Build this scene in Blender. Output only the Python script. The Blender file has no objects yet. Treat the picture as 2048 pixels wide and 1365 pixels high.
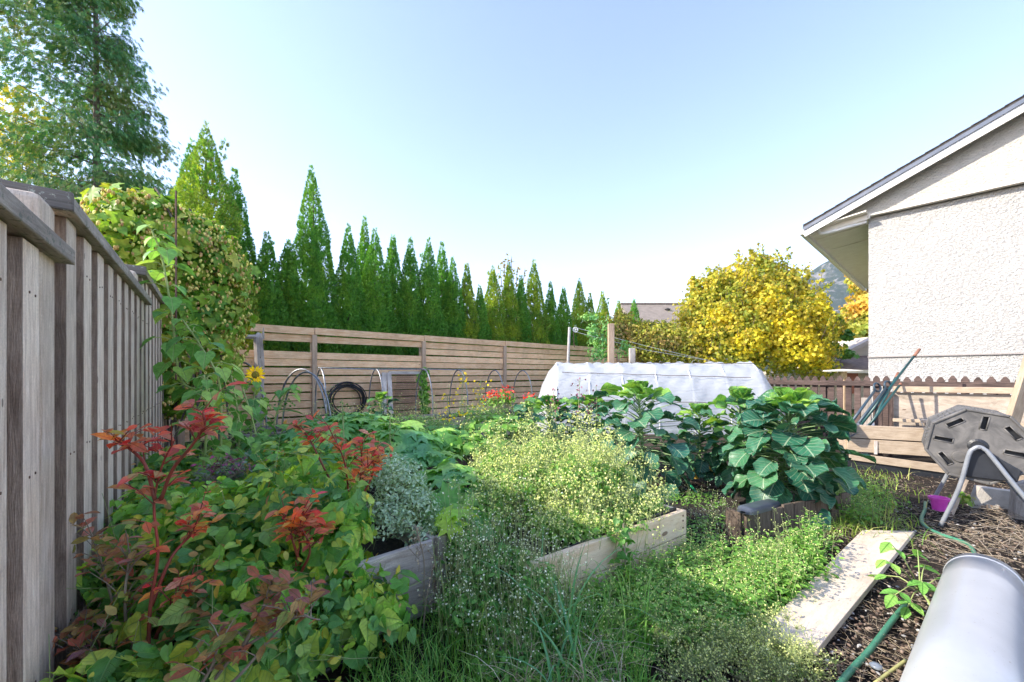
import bpy, math, random
import numpy as np
from mathutils import Vector, Matrix, noise as mnoise

random.seed(11)
rng = np.random.default_rng(11)
R = math.radians
PI = math.pi
SC = bpy.context.scene
COL = SC.collection

# ------------------------------------------------------------------ camera, sky, sun, exposure
F, HOR, H = 800.0, 750.0, 1.3
cam_d = bpy.data.cameras.new('camera')
cam = bpy.data.objects.new('camera', cam_d)
COL.objects.link(cam)
cam.location = (0, 0, H)
cam.rotation_euler = (R(90), 0, 0)
cam_d.sensor_width = 36.0
cam_d.lens = 36.0 * F / 2048.0
cam_d.shift_y = (HOR - 682.5) / 2048.0
cam_d.clip_start = 0.05
cam_d.clip_end = 20000
SC.camera = cam

SUN_EL = R(32)
to_sun = Vector((-0.985 * math.cos(SUN_EL), -0.17 * math.cos(SUN_EL), math.sin(SUN_EL))).normalized()
world = bpy.data.worlds.new('World')
SC.world = world
world.use_nodes = True
wn = world.node_tree
wn.nodes.clear()
wo = wn.nodes.new('ShaderNodeOutputWorld')
bg = wn.nodes.new('ShaderNodeBackground')
sky = wn.nodes.new('ShaderNodeTexSky')
sky.sky_type = 'NISHITA'
sky.sun_disc = False
sky.sun_elevation = SUN_EL
sky.sun_rotation = math.atan2(to_sun.x, to_sun.y)
sky.altitude = 50
sky.air_density = 1.0
sky.dust_density = 0.4
sky.ozone_density = 2.6
bg.inputs['Strength'].default_value = 0.15
tint = wn.nodes.new('ShaderNodeMix'); tint.data_type = 'RGBA'; tint.blend_type = 'MULTIPLY'; tint.inputs[0].default_value = 1.0
tint.inputs[7].default_value = (1.10, 0.92, 0.89, 1)      # white balance of the whole sky
wn.links.new(sky.outputs['Color'], tint.inputs[6]); wn.links.new(tint.outputs[2], bg.inputs['Color'])
wn.links.new(bg.outputs['Background'], wo.inputs['Surface'])

sd = bpy.data.lights.new('sun', 'SUN')
sd.energy = 2.6
sd.angle = R(0.55)
sd.color = (1.0, 0.92, 0.79)
sun = bpy.data.objects.new('sun', sd)
COL.objects.link(sun)
sun.rotation_euler = (-to_sun).to_track_quat('-Z', 'Y').to_euler()

SC.view_settings.view_transform = 'Standard'
SC.view_settings.look = 'None'
SC.view_settings.exposure = 1.86
SC.view_settings.gamma = 1.0
SC.render.engine = 'CYCLES'

# ------------------------------------------------------------------ helpers
def at(px, py, Y):
    return Vector(((px - 1024) / F * Y, Y, H + (HOR - py) / F * Y))
def gp(px, py, z=0.0):
    Y = (H - z) * F / (py - HOR)
    return Vector(((px - 1024) / F * Y, Y, z))

class N:
    def __init__(s, name):
        s.m = bpy.data.materials.new(name); s.m.use_nodes = True
        s.t = s.m.node_tree; s.t.nodes.clear()
        s.out = s.t.nodes.new('ShaderNodeOutputMaterial')
    def n(s, typ, **kw):
        nd = s.t.nodes.new('ShaderNode' + typ)
        for k, v in kw.items():
            if k.startswith('i_'):
                key = k[2:].replace('_', ' ')
                nd.inputs[key].default_value = v
            else: setattr(nd, k, v)
        return nd
    def l(s, a, b): s.t.links.new(a, b)
    def math(s, op, a, b=None, clamp=False):
        nd = s.t.nodes.new('ShaderNodeMath'); nd.operation = op; nd.use_clamp = clamp
        for i, v in enumerate((a, b)):
            if v is None: continue
            if isinstance(v, (int, float)): nd.inputs[i].default_value = v
            else: s.l(v, nd.inputs[i])
        return nd.outputs[0]
    def ramp(s, fac, stops, interp='LINEAR'):
        nd = s.t.nodes.new('ShaderNodeValToRGB'); cr = nd.color_ramp; cr.interpolation = interp
        while len(cr.elements) > 1: cr.elements.remove(cr.elements[-1])
        cr.elements[0].position = stops[0][0]; cr.elements[0].color = (*stops[0][1], 1)
        for p, c in stops[1:]:
            e = cr.elements.new(p); e.color = (*c, 1)
        s.l(fac, nd.inputs[0]); return nd.outputs[0]
    def mix(s, fac, a, b, mode='MIX'):
        nd = s.t.nodes.new('ShaderNodeMix'); nd.data_type = 'RGBA'; nd.blend_type = mode
        for k, v in ((0, fac), (6, a), (7, b)):
            if isinstance(v, (int, float)): nd.inputs[k].default_value = v
            elif isinstance(v, tuple): nd.inputs[k].default_value = (*v, 1)
            else: s.l(v, nd.inputs[k])
        return nd.outputs[2]
    def noise(s, vec, scale, detail=4, rough=0.55, dist=0.0):
        nd = s.n('TexNoise'); nd.inputs['Scale'].default_value = scale
        nd.inputs['Detail'].default_value = detail; nd.inputs['Roughness'].default_value = rough
        nd.inputs['Distortion'].default_value = dist
        if vec is not None: s.l(vec, nd.inputs['Vector'])
        return nd.outputs['Fac']
    def bump(s, h, strength, dist=0.02):
        nd = s.n('Bump'); nd.inputs['Strength'].default_value = strength; nd.inputs['Distance'].default_value = dist
        s.l(h, nd.inputs['Height']); return nd.outputs['Normal']
    def princ(s, color, rough=0.6, normal=None, metal=0.0, spec=0.5):
        p = s.n('BsdfPrincipled')
        if isinstance(color, tuple): p.inputs['Base Color'].default_value = (*color, 1)
        else: s.l(color, p.inputs['Base Color'])
        if isinstance(rough, (int, float)): p.inputs['Roughness'].default_value = rough
        else: s.l(rough, p.inputs['Roughness'])
        p.inputs['Metallic'].default_value = metal
        p.inputs['Specular IOR Level'].default_value = spec
        if normal is not None: s.l(normal, p.inputs['Normal'])
        return p
    def fin(s, sh): s.l(sh.outputs[0] if hasattr(sh, 'outputs') else sh, s.out.inputs['Surface']); return s.m

def wood(name, c1, c2, dark=(0.05, 0.04, 0.035), grain=28.0, stain=0.35, rough=0.85, knots=0.5, lich=None, bump=0.5):
    """uv: u runs along the board in metres, v across it."""
    a = N(name)
    uv = a.n('UVMap').outputs[0]
    rnd = a.n('NewGeometry').outputs['Random Per Island']
    comb = a.n('CombineXYZ'); a.l(a.math('MULTIPLY', rnd, 37.0), comb.inputs[0]); a.l(a.math('MULTIPLY', rnd, 91.0), comb.inputs[1])
    add = a.n('VectorMath', operation='ADD'); a.l(uv, add.inputs[0]); a.l(comb.outputs[0], add.inputs[1])
    base = add.outputs[0]
    m1 = a.n('Mapping'); m1.inputs['Scale'].default_value = (3.2, grain, 1); a.l(base, m1.inputs['Vector'])
    g1 = a.noise(m1.outputs[0], 1.6, 6, 0.65, 0.8)
    m2 = a.n('Mapping'); m2.inputs['Scale'].default_value = (7, grain * 4.5, 1); a.l(base, m2.inputs['Vector'])
    g2 = a.noise(m2.outputs[0], 2.2, 3, 0.7)
    st = a.noise(base, 2.3, 4, 0.6)
    vor = a.n('TexVoronoi'); vor.inputs['Scale'].default_value = 1.0
    m3 = a.n('Mapping'); m3.inputs['Scale'].default_value = (2.2, 5.0, 1); a.l(base, m3.inputs['Vector'])
    a.l(m3.outputs[0], vor.inputs['Vector'])
    kn = a.math('LESS_THAN', vor.outputs['Distance'], 0.10 * knots)
    c = a.mix(a.ramp(g1, [(0.32, (0, 0, 0)), (0.68, (1, 1, 1))]), c1, c2)
    cracks = a.ramp(g2, [(0.30, (1, 1, 1)), (0.42, (0, 0, 0))])
    c = a.mix(a.math('MULTIPLY', cracks, 0.42), c, dark)
    c = a.mix(a.math('MULTIPLY', a.ramp(st, [(0.45, (0, 0, 0)), (0.75, (1, 1, 1))]), stain), c, dark)
    c = a.mix(a.math('MULTIPLY', kn, 0.75), c, (0.10, 0.05, 0.03))
    val = a.math('ADD', a.math('MULTIPLY', rnd, 0.4), 0.86)
    hv = a.n('HueSaturation'); a.l(c, hv.inputs['Color']); a.l(val, hv.inputs['Value'])
    c = hv.outputs[0]
    if lich:
        tc = a.n('TexCoord').outputs['Object']
        ln = a.ramp(a.noise(tc, 34, 5, 0.7), [(0.57, (0, 0, 0)), (0.62, (1, 1, 1))])
        c = a.mix(ln, c, lich)
    fine = a.noise(base, 140, 3, .6)
    c = a.mix(a.math('MULTIPLY', a.ramp(fine, [(0.42, (1, 1, 1)), (0.6, (0, 0, 0))]), 0.13), c, dark)
    hgt = a.math('ADD', a.math('MULTIPLY', g1, 0.5), g2)
    return a.fin(a.princ(c, rough, a.bump(hgt, bump, 0.006), spec=0.25))

def leafmat(name, cols, trans=0.35, rough=0.5, veins=None, clump=None, cscale=1.3, spec=0.35, tint=(1.25, 1.25, 0.55)):
    """leaf colours spread over the leaves; clump: a second list that takes over in patches."""
    a = N(name)
    geo = a.n('NewGeometry')
    rnd = geo.outputs['Random Per Island']
    n = len(cols)
    c = a.ramp(rnd, [(i / max(1, n - 1), cols[i]) for i in range(n)])
    tc = a.n('TexCoord').outputs['Object']
    if clump:
        k = len(clump)
        c2 = a.ramp(rnd, [(i / max(1, k - 1), clump[i]) for i in range(k)])
        f = a.ramp(a.noise(tc, cscale, 3, 0.6), [(0.46, (0, 0, 0)), (0.58, (1, 1, 1))])
        c = a.mix(f, c, c2)
    nz = a.noise(tc, 30, 2, 0.5)
    hv = a.n('HueSaturation'); a.l(c, hv.inputs['Color']); a.l(a.math('ADD', a.math('MULTIPLY', nz, 1.5), 0.78), hv.inputs['Value'])
    c = hv.outputs[0]
    nrm = None
    if veins:
        uv = a.n('UVMap').outputs[0]
        sx = a.n('SeparateXYZ'); a.l(uv, sx.inputs[0])
        x, y = sx.outputs[0], a.math('ABSOLUTE', sx.outputs[1])
        t = a.math('SUBTRACT', x, a.math('MULTIPLY', y, 0.75))
        wv = a.math('ABSOLUTE', a.math('SUBTRACT', a.math('FRACT', a.math('MULTIPLY', t, 5.5)), 0.5))
        side = a.ramp(wv, [(0.0, (1, 1, 1)), (0.09, (0, 0, 0))])
        mid = a.ramp(y, [(0.012, (1, 1, 1)), (0.035, (0, 0, 0))])
        vn = a.math('MAXIMUM', a.math('MULTIPLY', side, 0.75), mid)
        c = a.mix(a.math('MULTIPLY', vn, 0.62), c, veins)
        nrm = a.bump(a.math('ADD', a.math('MULTIPLY', vn, -1.0), a.math('MULTIPLY', nz, 0.6)), 0.6, 0.006)
    p = a.princ(c, rough, nrm, spec=spec)
    tr = a.n('BsdfTranslucent')
    tcol = a.mix(1.0, c, tint, 'MULTIPLY')
    a.l(tcol, tr.inputs['Color'])
    if nrm is not None: a.l(nrm, tr.inputs['Normal'])
    ms = a.n('MixShader'); ms.inputs[0].default_value = trans
    a.l(p.outputs[0], ms.inputs[1]); a.l(tr.outputs[0], ms.inputs[2])
    return a.fin(ms)

def plain(name, c1, c2=None, rough=0.6, scale=6, bump=0.0, bscale=60, metal=0.0, spec=0.5, bd=0.01):
    a = N(name); tc = a.n('TexCoord').outputs['Object']
    col = c1 if c2 is None else a.mix(a.ramp(a.noise(tc, scale, 5, 0.6), [(0.35, (0, 0, 0)), (0.65, (1, 1, 1))]), c1, c2)
    nr = a.bump(a.noise(tc, bscale, 4, 0.6), bump, bd) if bump else None
    return a.fin(a.princ(col, rough, nr, metal, spec))

# ---------- mesh builder
def basis(d, up=Vector((0, 0, 1))):
    d = d.normalized()
    if abs(d.dot(up)) > 0.98: up = Vector((0, 1, 0)) if abs(d.y) < 0.9 else Vector((1, 0, 0))
    s = d.cross(up).normalized(); u = s.cross(d).normalized()
    return d, s, u

class MB:
    def __init__(s): s.v = []; s.f = []; s.uv = []
    def board(s, p0, p1, w, t, up=Vector((0, 0, 1)), taper=1.0, wob=0.0):
        """box from p0 to p1; w is its size along `up`, t its thickness across; uv in metres along the grain."""
        p0, p1 = Vector(p0), Vector(p1)
        d, sd_, u = basis(p1 - p0, up); L = (p1 - p0).length
        b = len(s.v)
        for q, k in ((p0, 1.0), (p1, taper)):
            for a_, c_ in ((-1, -1), (1, -1), (1, 1), (-1, 1)):
                j = Vector((random.uniform(-wob, wob), random.uniform(-wob, wob), random.uniform(-wob, wob))) if wob else Vector()
                s.v.append(q + sd_ * (a_ * t / 2) + u * (c_ * w / 2 * k) + j)
        fs = [((0, 3, 2, 1), 'e'), ((4, 5, 6, 7), 'e'), ((0, 1, 5, 4), t), ((1, 2, 6, 5), w), ((2, 3, 7, 6), t), ((3, 0, 4, 7), w)]
        for (q, k) in fs:
            s.f.append(tuple(b + i for i in q))
            if k == 'e': s.uv += [(0, 0), (0, w), (0.03, w), (0.03, 0)]
            else: s.uv += [(0, 0), (0, k), (L, k), (L, 0)]
        return s
    def box(s, c, size, rz=0.0):
        """axis box; grain along its longest side"""
        c = Vector(c); M = Matrix.Rotation(rz, 3, 'Z')
        ax = [M @ Vector((1, 0, 0)), M @ Vector((0, 1, 0)), Vector((0, 0, 1))]
        i = max(range(3), key=lambda k: size[k]); j, k = [q for q in range(3) if q != i]
        d = ax[i] * size[i] / 2
        if i == 2: return s.board(c - d, c + d, size[1], size[0], up=ax[1])
        return s.board(c - d, c + d, size[2], size[k if j == 2 else j], up=Vector((0, 0, 1)))
    def tube(s, pts, r, n=8, cap=True, squash=1.0):
        pts = [Vector(p) for p in pts]; m = len(pts)
        rr = r if isinstance(r, (list, tuple)) else [r] * m
        b = len(s.v); up = Vector((0, 0, 1)); L = 0; side = None; Ls = []
        for i, p in enumerate(pts):
            d = (pts[min(i + 1, m - 1)] - pts[max(i - 1, 0)])
            if d.length < 1e-7: d = Vector((0, 0, 1))
            d.normalize()
            if side is None: _, side, _u = basis(d)
            side = (side - d * side.dot(d))
            if side.length < 1e-5: _, side, _u = basis(d)
            side.normalize(); u = side.cross(d)
            if i: L += (p - pts[i - 1]).length
            Ls.append(L)
            for k in range(n):
                a = 2 * PI * k / n
                s.v.append(p + (side * math.cos(a) + u * math.sin(a) * squash) * rr[i])
        for i in range(m - 1):
            for k in range(n):
                k2 = (k + 1) % n
                s.f.append((b + i * n + k, b + i * n + k2, b + (i + 1) * n + k2, b + (i + 1) * n + k))
                c = 2 * PI * max(rr[i], 1e-4) / n
                s.uv += [(Ls[i], k * c), (Ls[i], (k + 1) * c), (Ls[i + 1], (k + 1) * c), (Ls[i + 1], k * c)]
        if cap:
            s.f.append(tuple(b + k for k in reversed(range(n)))); s.uv += [(0, 0)] * n
            s.f.append(tuple(b + (m - 1) * n + k for k in range(n))); s.uv += [(0, 0)] * n
        return s
    def prism(s, poly, off):
        """closed outline (3-D points) pushed along vector off"""
        poly = [Vector(p) for p in poly]; off = Vector(off); n = len(poly); b = len(s.v)
        s.v += poly + [p + off for p in poly]
        o = poly[0]; e = (poly[1] - poly[0]).normalized(); nn = off.normalized(); g = nn.cross(e)
        s.f.append(tuple(range(b + n - 1, b - 1, -1))); s.uv += [((poly[i] - o).dot(e), (poly[i] - o).dot(g)) for i in range(n - 1, -1, -1)]
        s.f.append(tuple(range(b + n, b + 2 * n))); s.uv += [((poly[i] - o).dot(e), (poly[i] - o).dot(g)) for i in range(n)]
        for i in range(n):
            j = (i + 1) % n; L = (poly[j] - poly[i]).length
            s.f.append((b + i, b + j, b + n + j, b + n + i)); s.uv += [(0, 0), (L, 0), (L, off.length), (0, off.length)]
        return s
    def lathe(s, prof, c, n=20, cap=True, axis=None):
        c = Vector(c); b = len(s.v)
        d, sd_, u = basis(axis or Vector((0, 0, 1)))
        for r, z in prof:
            for k in range(n):
                a = 2 * PI * k / n
                s.v.append(c + d * z + (sd_ * math.cos(a) + u * math.sin(a)) * r)
        for i in range(len(prof) - 1):
            for k in range(n):
                k2 = (k + 1) % n
                s.f.append((b + i * n + k, b + i * n + k2, b + (i + 1) * n + k2, b + (i + 1) * n + k)); s.uv += [(0, 0), (0, 1), (1, 1), (1, 0)]
        return s
    def build(s, name, mat, parent=None, smooth=False, bevel=0.0, solid=0.0):
        me = bpy.data.meshes.new(name)
        org = parent.location if (parent is not None) else Vector((0, 0, 0))
        if s.v and parent is None:
            org = Vector(s.v[0])
        me.from_pydata([tuple(Vector(p) - org) for p in s.v], [], s.f)
        uvl = me.uv_layers.new(name='UVMap')
        if len(s.uv) == len(me.loops):
            uvl.data.foreach_set('uv', np.array(s.uv, dtype=np.float32).ravel())
        if smooth: me.polygons.foreach_set('use_smooth', [True] * len(me.polygons))
        me.materials.append(mat); me.update()
        o = bpy.data.objects.new(name, me); COL.objects.link(o)
        if parent is not None: o.parent = parent
        else: o.location = org
        if bevel:
            m = o.modifiers.new('bevel', 'BEVEL'); m.width = bevel; m.segments = 2; m.limit_method = 'ANGLE'; m.angle_limit = R(40)
        if solid:
            m = o.modifiers.new('solid', 'SOLIDIFY'); m.thickness = solid
        return o

def tag(o, label=None, cat=None, group=None, kind=None):
    if label: o['label'] = label
    if cat: o['category'] = cat
    if group: o['group'] = group
    if kind: o['kind'] = kind
    return o
def thing(name, loc, label, cat, group=None):
    o = bpy.data.objects.new(name, None); COL.objects.link(o); o.location = Vector(loc); o.empty_display_size = 0.1
    return tag(o, label, cat, group)

# ---------- leaf templates: x along, y across, z normal
def T(verts, faces): return np.array(verts, dtype=np.float64), faces
T_DIA = T([(0, 0, 0), (.45, .27, .07), (1, 0, -.02), (.45, -.27, .07)], [(0, 2, 1), (0, 3, 2)])
T_LANCE = T([(0, 0, 0), (.5, 0, -.03), (1, 0, -.12), (.22, .12, .03), (.55, .17, .03), (.82, .09, -.03), (.22, -.12, .03), (.55, -.17, .03), (.82, -.09, -.03)],
            [(0, 1, 4, 3), (1, 2, 5, 4), (0, 6, 7, 1), (1, 7, 8, 2)])
T_OVAL = T([(0, 0, 0), (.45, 0, -.02), (1, 0, -.1), (.15, .17, .03), (.42, .27, .07), (.75, .18, .02), (.15, -.17, .03), (.42, -.27, .07), (.75, -.18, .02)],
           [(0, 1, 4, 3), (1, 2, 5, 4), (0, 6, 7, 1), (1, 7, 8, 2)])
T_WIDE = (T_LANCE[0] * np.array([1, 1.35, 1.3]), T_LANCE[1])
T_HEART = T([(0, 0, 0), (.45, 0, -.03), (1, 0, -.16), (-.16, .16, .02), (-.08, .36, .05), (.2, .46, .08), (.55, .28, .05), (.8, .1, -.06),
             (-.16, -.16, .02), (-.08, -.36, .05), (.2, -.46, .08), (.55, -.28, .05), (.8, -.1, -.06)],
            [(0, 5, 4, 3), (0, 1, 6, 5), (1, 2, 7, 6), (0, 8, 9, 10), (0, 10, 11, 1), (1, 11, 12, 2)])
def _palm(n=5, deep=.55, tip=1.0, seed=0):
    v = [(0.35, 0, -.04)]; f = []; k = 2 * n
    for i in range(k):
        a = -PI * .86 + 2 * PI * .86 * i / (k - 1) if True else 0
        r = (.6 if i % 2 == 0 else deep * .6) if True else 0
        if i == 0 or i == k - 1: r = .42
        v.append((.35 + r * math.cos(a) * tip, r * math.sin(a), .05 * (i % 2) - .05))
    for i in range(1, k): f.append((0, i, i + 1))
    f.append((0, k, 1))
    return T(v, f)
def _palm2(n):
    v = [(0.3, 0, .0)]; m = 2 * n + 1
    for i in range(m):
        a = -PI * .88 + 2 * PI * .88 * i / (m - 1)
        r = .68 if i % 2 == 1 else .40
        if i in (0, m - 1): r = .3
        v.append((.3 + r * math.cos(a), r * math.sin(a), (-.10 if i % 2 == 1 else .03)))
    f = [(0, i, i + 1) for i in range(1, m)] + [(0, m, 1)]
    return T(v, f)
T_MAPLE = _palm2(5)
T_SQUASH = _palm2(7)
def _spray():
    v = []; f = []
    for i, (bx, ang, L) in enumerate([(0, 0, 1.0), (.1, 38, .62), (.1, -38, .62), (.34, 30, .5), (.34, -30, .5)]):
        a = R(ang); d = np.array([math.cos(a), math.sin(a)]); nn = np.array([-d[1], d[0]])
        b = np.array([bx, 0.]); w = .075
        p = [b, b + d * L * .5 + nn * w, b + d * L, b + d * L * .5 - nn * w]
        k = len(v); z = [.0, .03, -.12 * L, .03]
        v += [(q[0], q[1], z[j]) for j, q in enumerate(p)]; f.append((k, k + 1, k + 2, k + 3))
    return T(v, f)
T_SPRAY = _spray()
T_DROOP = (T_SPRAY[0] * np.array([1, .7, 1]), T_SPRAY[1])
def _round(nu=10, nv=8, ruf=.05, seed=1):
    v = []; f = []
    r_ = random.Random(seed); ph = r_.uniform(0, 6)
    for i in range(nu + 1):
        u0 = i / nu; u = (1 - math.cos(PI * u0)) / 2; w = .50 * max(0, math.sin(PI * u0)) ** .85 * (.86 + .28 * u) + .008
        for j in range(nv + 1):
            s = -1 + 2 * j / nv
            x = u; y = s * w
            z = .30 * (s * s) * w - .34 * (u - .3) ** 2 + ruf * (max(abs(s), u0 ** 3) ** 2) * math.sin(13 * u0 + ph + 3.5 * s)
            v.append((x, y, z))
    for i in range(nu):
        for j in range(nv):
            a = i * (nv + 1) + j; f.append((a, a + nv + 1, a + nv + 2, a + 1))
    return T(v, f)
T_ROUND = [_round(seed=k, ruf=.05 + .02 * k) for k in range(4)]
def _bud(n=5):
    v = [(0, 0, 0)]; prof = [(.24, .2), (.30, .5), (.17, .85)]
    for r, z in prof:
        for k in range(n): v.append((z, r * math.cos(2 * PI * k / n), r * math.sin(2 * PI * k / n)))
    v.append((1.0, 0, 0)); f = []
    for k in range(n):
        k2 = (k + 1) % n
        f.append((0, 1 + k2, 1 + k))
        for i in range(2): f.append((1 + i * n + k, 1 + i * n + k2, 1 + (i + 1) * n + k2, 1 + (i + 1) * n + k))
        f.append((1 + 2 * n + k, 1 + 2 * n + k2, 1 + 3 * n))
    return T(v, f)
T_BUD = _bud()
T_STAR = T([(0, 0, 0), (.5, .12, .1), (1, 0, 0), (.5, -.12, .1), (.5, 0, .5), (.5, .5, 0.), (.5, -.5, 0)], [(0, 1, 2, 3), (0, 5, 4), (0, 4, 6)])

def nrmz(a):
    return a / np.maximum(np.linalg.norm(a, axis=1, keepdims=True), 1e-9)
def arr(P): return np.array([tuple(p) for p in P], dtype=np.float64).reshape(-1, 3)

def scatter(parts, name, mat, parent=None, smooth=False):
    """parts: list of (template, P, D, Nn, S) ; all leaves go into one mesh"""
    VV, LI, LT, UV = [], [], [], []; off = 0
    for (tv, tf), P, D, Nn, S in parts:
        P = np.asarray(P, float).reshape(-1, 3); n = len(P)
        if n == 0: continue
        D = nrmz(np.asarray(D, float).reshape(-1, 3)); Nn = np.asarray(Nn, float).reshape(-1, 3)
        Yv = nrmz(np.cross(Nn, D) + 1e-6); Z = np.cross(D, Yv)
        S = np.broadcast_to(np.asarray(S, float).reshape(-1, 1) if np.ndim(S) else S, (n, 1))
        V = P[:, None, :] + S[:, None] * (tv[None, :, 0:1] * D[:, None, :] + tv[None, :, 1:2] * Yv[:, None, :] + tv[None, :, 2:3] * Z[:, None, :])
        VV.append(V.reshape(-1, 3)); k = len(tv)
        li = np.concatenate([np.array(f) for f in tf]); lt = np.array([len(f) for f in tf])
        LI.append((li[None, :] + (np.arange(n) * k)[:, None] + off).ravel()); LT.append(np.tile(lt, n))
        UV.append(np.tile(tv[li][:, :2], (n, 1))); off += n * k
    V = np.concatenate(VV); LI = np.concatenate(LI); LT = np.concatenate(LT); UV = np.concatenate(UV)
    org = np.array(parent.location) if parent is not None else V.mean(axis=0) * np.array([1, 1, 0])
    me = bpy.data.meshes.new(name)
    me.vertices.add(len(V)); me.vertices.foreach_set('co', (V - org).astype(np.float32).ravel())
    me.loops.add(len(LI)); me.loops.foreach_set('vertex_index', LI.astype(np.int32))
    me.polygons.add(len(LT)); ls = np.concatenate([[0], np.cumsum(LT)[:-1]])
    me.polygons.foreach_set('loop_start', ls.astype(np.int32)); me.polygons.foreach_set('loop_total', LT.astype(np.int32))
    me.update(calc_edges=True)
    uvl = me.uv_layers.new(name='UVMap'); uvl.data.foreach_set('uv', UV.astype(np.float32).ravel())
    if smooth: me.polygons.foreach_set('use_smooth', [True] * len(me.polygons))
    me.materials.append(mat); me.validate()
    o = bpy.data.objects.new(name, me); COL.objects.link(o)
    if parent is not None: o.parent = parent
    else: o.location = Vector(org)
    return o

def rdir(n, zb=0.0):
    v = rng.normal(size=(n, 3)); v[:, 2] += zb
    return nrmz(v)
def tang(Nn, droop=0.5):
    """a direction in the leaf plane, pulled downwards"""
    t = rng.normal(size=Nn.shape); t[:, 2] -= droop
    t = t - Nn * np.sum(t * Nn, axis=1, keepdims=True)
    return nrmz(t)
def ell(E, n, rmin=.75, rmax=1.05, zmin=-.35, jit=.35, floor=0.02):
    """points on / near the skin of ellipsoids E=[(x,y,z,rx,ry,rz)], with outward normals"""
    E = np.array(E, float); w = (E[:, 3] * E[:, 4] + E[:, 3] * E[:, 5] + E[:, 4] * E[:, 5]); w /= w.sum()
    idx = rng.choice(len(E), size=n, p=w); d = rdir(n)
    d[:, 2] = np.where(d[:, 2] < zmin, -d[:, 2], d[:, 2])
    r = rng.uniform(rmin, rmax, size=(n, 1))
    lump = 1 + .13 * np.sin(d[:, 0:1] * 7 + idx[:, None]) * np.cos(d[:, 1:2] * 6 + d[:, 2:3] * 5 + idx[:, None])
    e = E[idx]; P = e[:, :3] + d * e[:, 3:6] * r * lump
    Nn = nrmz(d / e[:, 3:6] * e[:, 3:6].mean(axis=1, keepdims=True) + rng.normal(size=(n, 3)) * jit)
    k = P[:, 2] > floor
    return P[k], Nn[k]
def blades(P, h, az, bend, w, name, mat, parent=None, seg=4):
    """curved grass blades, one mesh"""
    P = np.asarray(P, float); n = len(P); h = np.broadcast_to(h, n); bend = np.broadcast_to(bend, n); w = np.broadcast_to(w, n)
    dx = np.stack([np.cos(az), np.sin(az), np.zeros(n)], 1); sx = np.stack([-np.sin(az), np.cos(az), np.zeros(n)], 1)
    rows = []
    for i in range(seg + 1):
        t = i / seg
        c = P + dx * (bend * h * t * t)[:, None] + np.array([0, 0, 1]) * (h * (t - .45 * bend * t * t * t))[:, None]
        ww = w * (1 - t ** 1.6) * .5 + .0004
        rows.append(c - sx * ww[:, None]); rows.append(c + sx * ww[:, None])
    V = np.stack(rows, 1).reshape(-1, 3); k = 2 * (seg + 1)
    q = np.array([[2 * i, 2 * i + 1, 2 * i + 3, 2 * i + 2] for i in range(seg)]).ravel()
    LI = (q[None, :] + (np.arange(n) * k)[:, None]).ravel()
    me = bpy.data.meshes.new(name); org = np.array(parent.location) if parent is not None else V.mean(axis=0) * np.array([1, 1, 0])
    me.vertices.add(len(V)); me.vertices.foreach_set('co', (V - org).astype(np.float32).ravel())
    me.loops.add(len(LI)); me.loops.foreach_set('vertex_index', LI.astype(np.int32))
    m = n * seg; me.polygons.add(m); me.polygons.foreach_set('loop_start', (np.arange(m) * 4).astype(np.int32)); me.polygons.foreach_set('loop_total', np.full(m, 4, np.int32))
    me.update(calc_edges=True); me.uv_layers.new(name='UVMap'); me.materials.append(mat); me.validate()
    o = bpy.data.objects.new(name, me); COL.objects.link(o)
    if parent is not None: o.parent = parent
    else: o.location = Vector(org)
    return o
def sticks(P0, P1, r, name, mat, parent=None):
    """thin three-sided stems, one mesh"""
    P0 = np.asarray(P0, float); P1 = np.asarray(P1, float); n = len(P0)
    d = nrmz(P1 - P0); a = nrmz(np.cross(d, np.array([.3, .2, .93]))); b = np.cross(d, a)
    r = np.broadcast_to(r, n)[:, None]; V = []
    for P, k in ((P0, 1.), (P1, .6)):
        for j in range(3):
            an = 2 * PI * j / 3; V.append(P + (a * math.cos(an) + b * math.sin(an)) * r * k)
    V = np.stack(V, 1).reshape(-1, 3)
    mb = (V, [(0, 1, 4, 3), (1, 2, 5, 4), (2, 0, 3, 5)])
    q = np.array(mb[1]).ravel(); LI = (q[None, :] + (np.arange(n) * 6)[:, None]).ravel()
    me = bpy.data.meshes.new(name); org = np.array(parent.location) if parent is not None else V.mean(axis=0) * np.array([1, 1, 0])
    me.vertices.add(len(V)); me.vertices.foreach_set('co', (V - org).astype(np.float32).ravel())
    me.loops.add(len(LI)); me.loops.foreach_set('vertex_index', LI.astype(np.int32))
    m = n * 3; me.polygons.add(m); me.polygons.foreach_set('loop_start', (np.arange(m) * 4).astype(np.int32)); me.polygons.foreach_set('loop_total', np.full(m, 4, np.int32))
    me.update(calc_edges=True); me.uv_layers.new(name='UVMap'); me.materials.append(mat); me.validate()
    o = bpy.data.objects.new(name, me); COL.objects.link(o)
    if parent is not None: o.parent = parent
    else: o.location = Vector(org)
    return o
def curve_pts(ctrl, n=24):
    """Catmull-Rom through control points"""
    c = [Vector(p) for p in ctrl]; c = [c[0] * 2 - c[1]] + c + [c[-1] * 2 - c[-2]]; out = []
    segs = len(c) - 3
    for i in range(segs):
        k = max(2, n // segs)
        for j in range(k):
            t = j / k; p0, p1, p2, p3 = c[i:i + 4]
            out.append(.5 * ((2 * p1) + (p2 - p0) * t + (2 * p0 - 5 * p1 + 4 * p2 - p3) * t * t + (3 * p1 - p0 - 3 * p2 + p3) * t ** 3))
    out.append(c[-2]); return out

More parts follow.
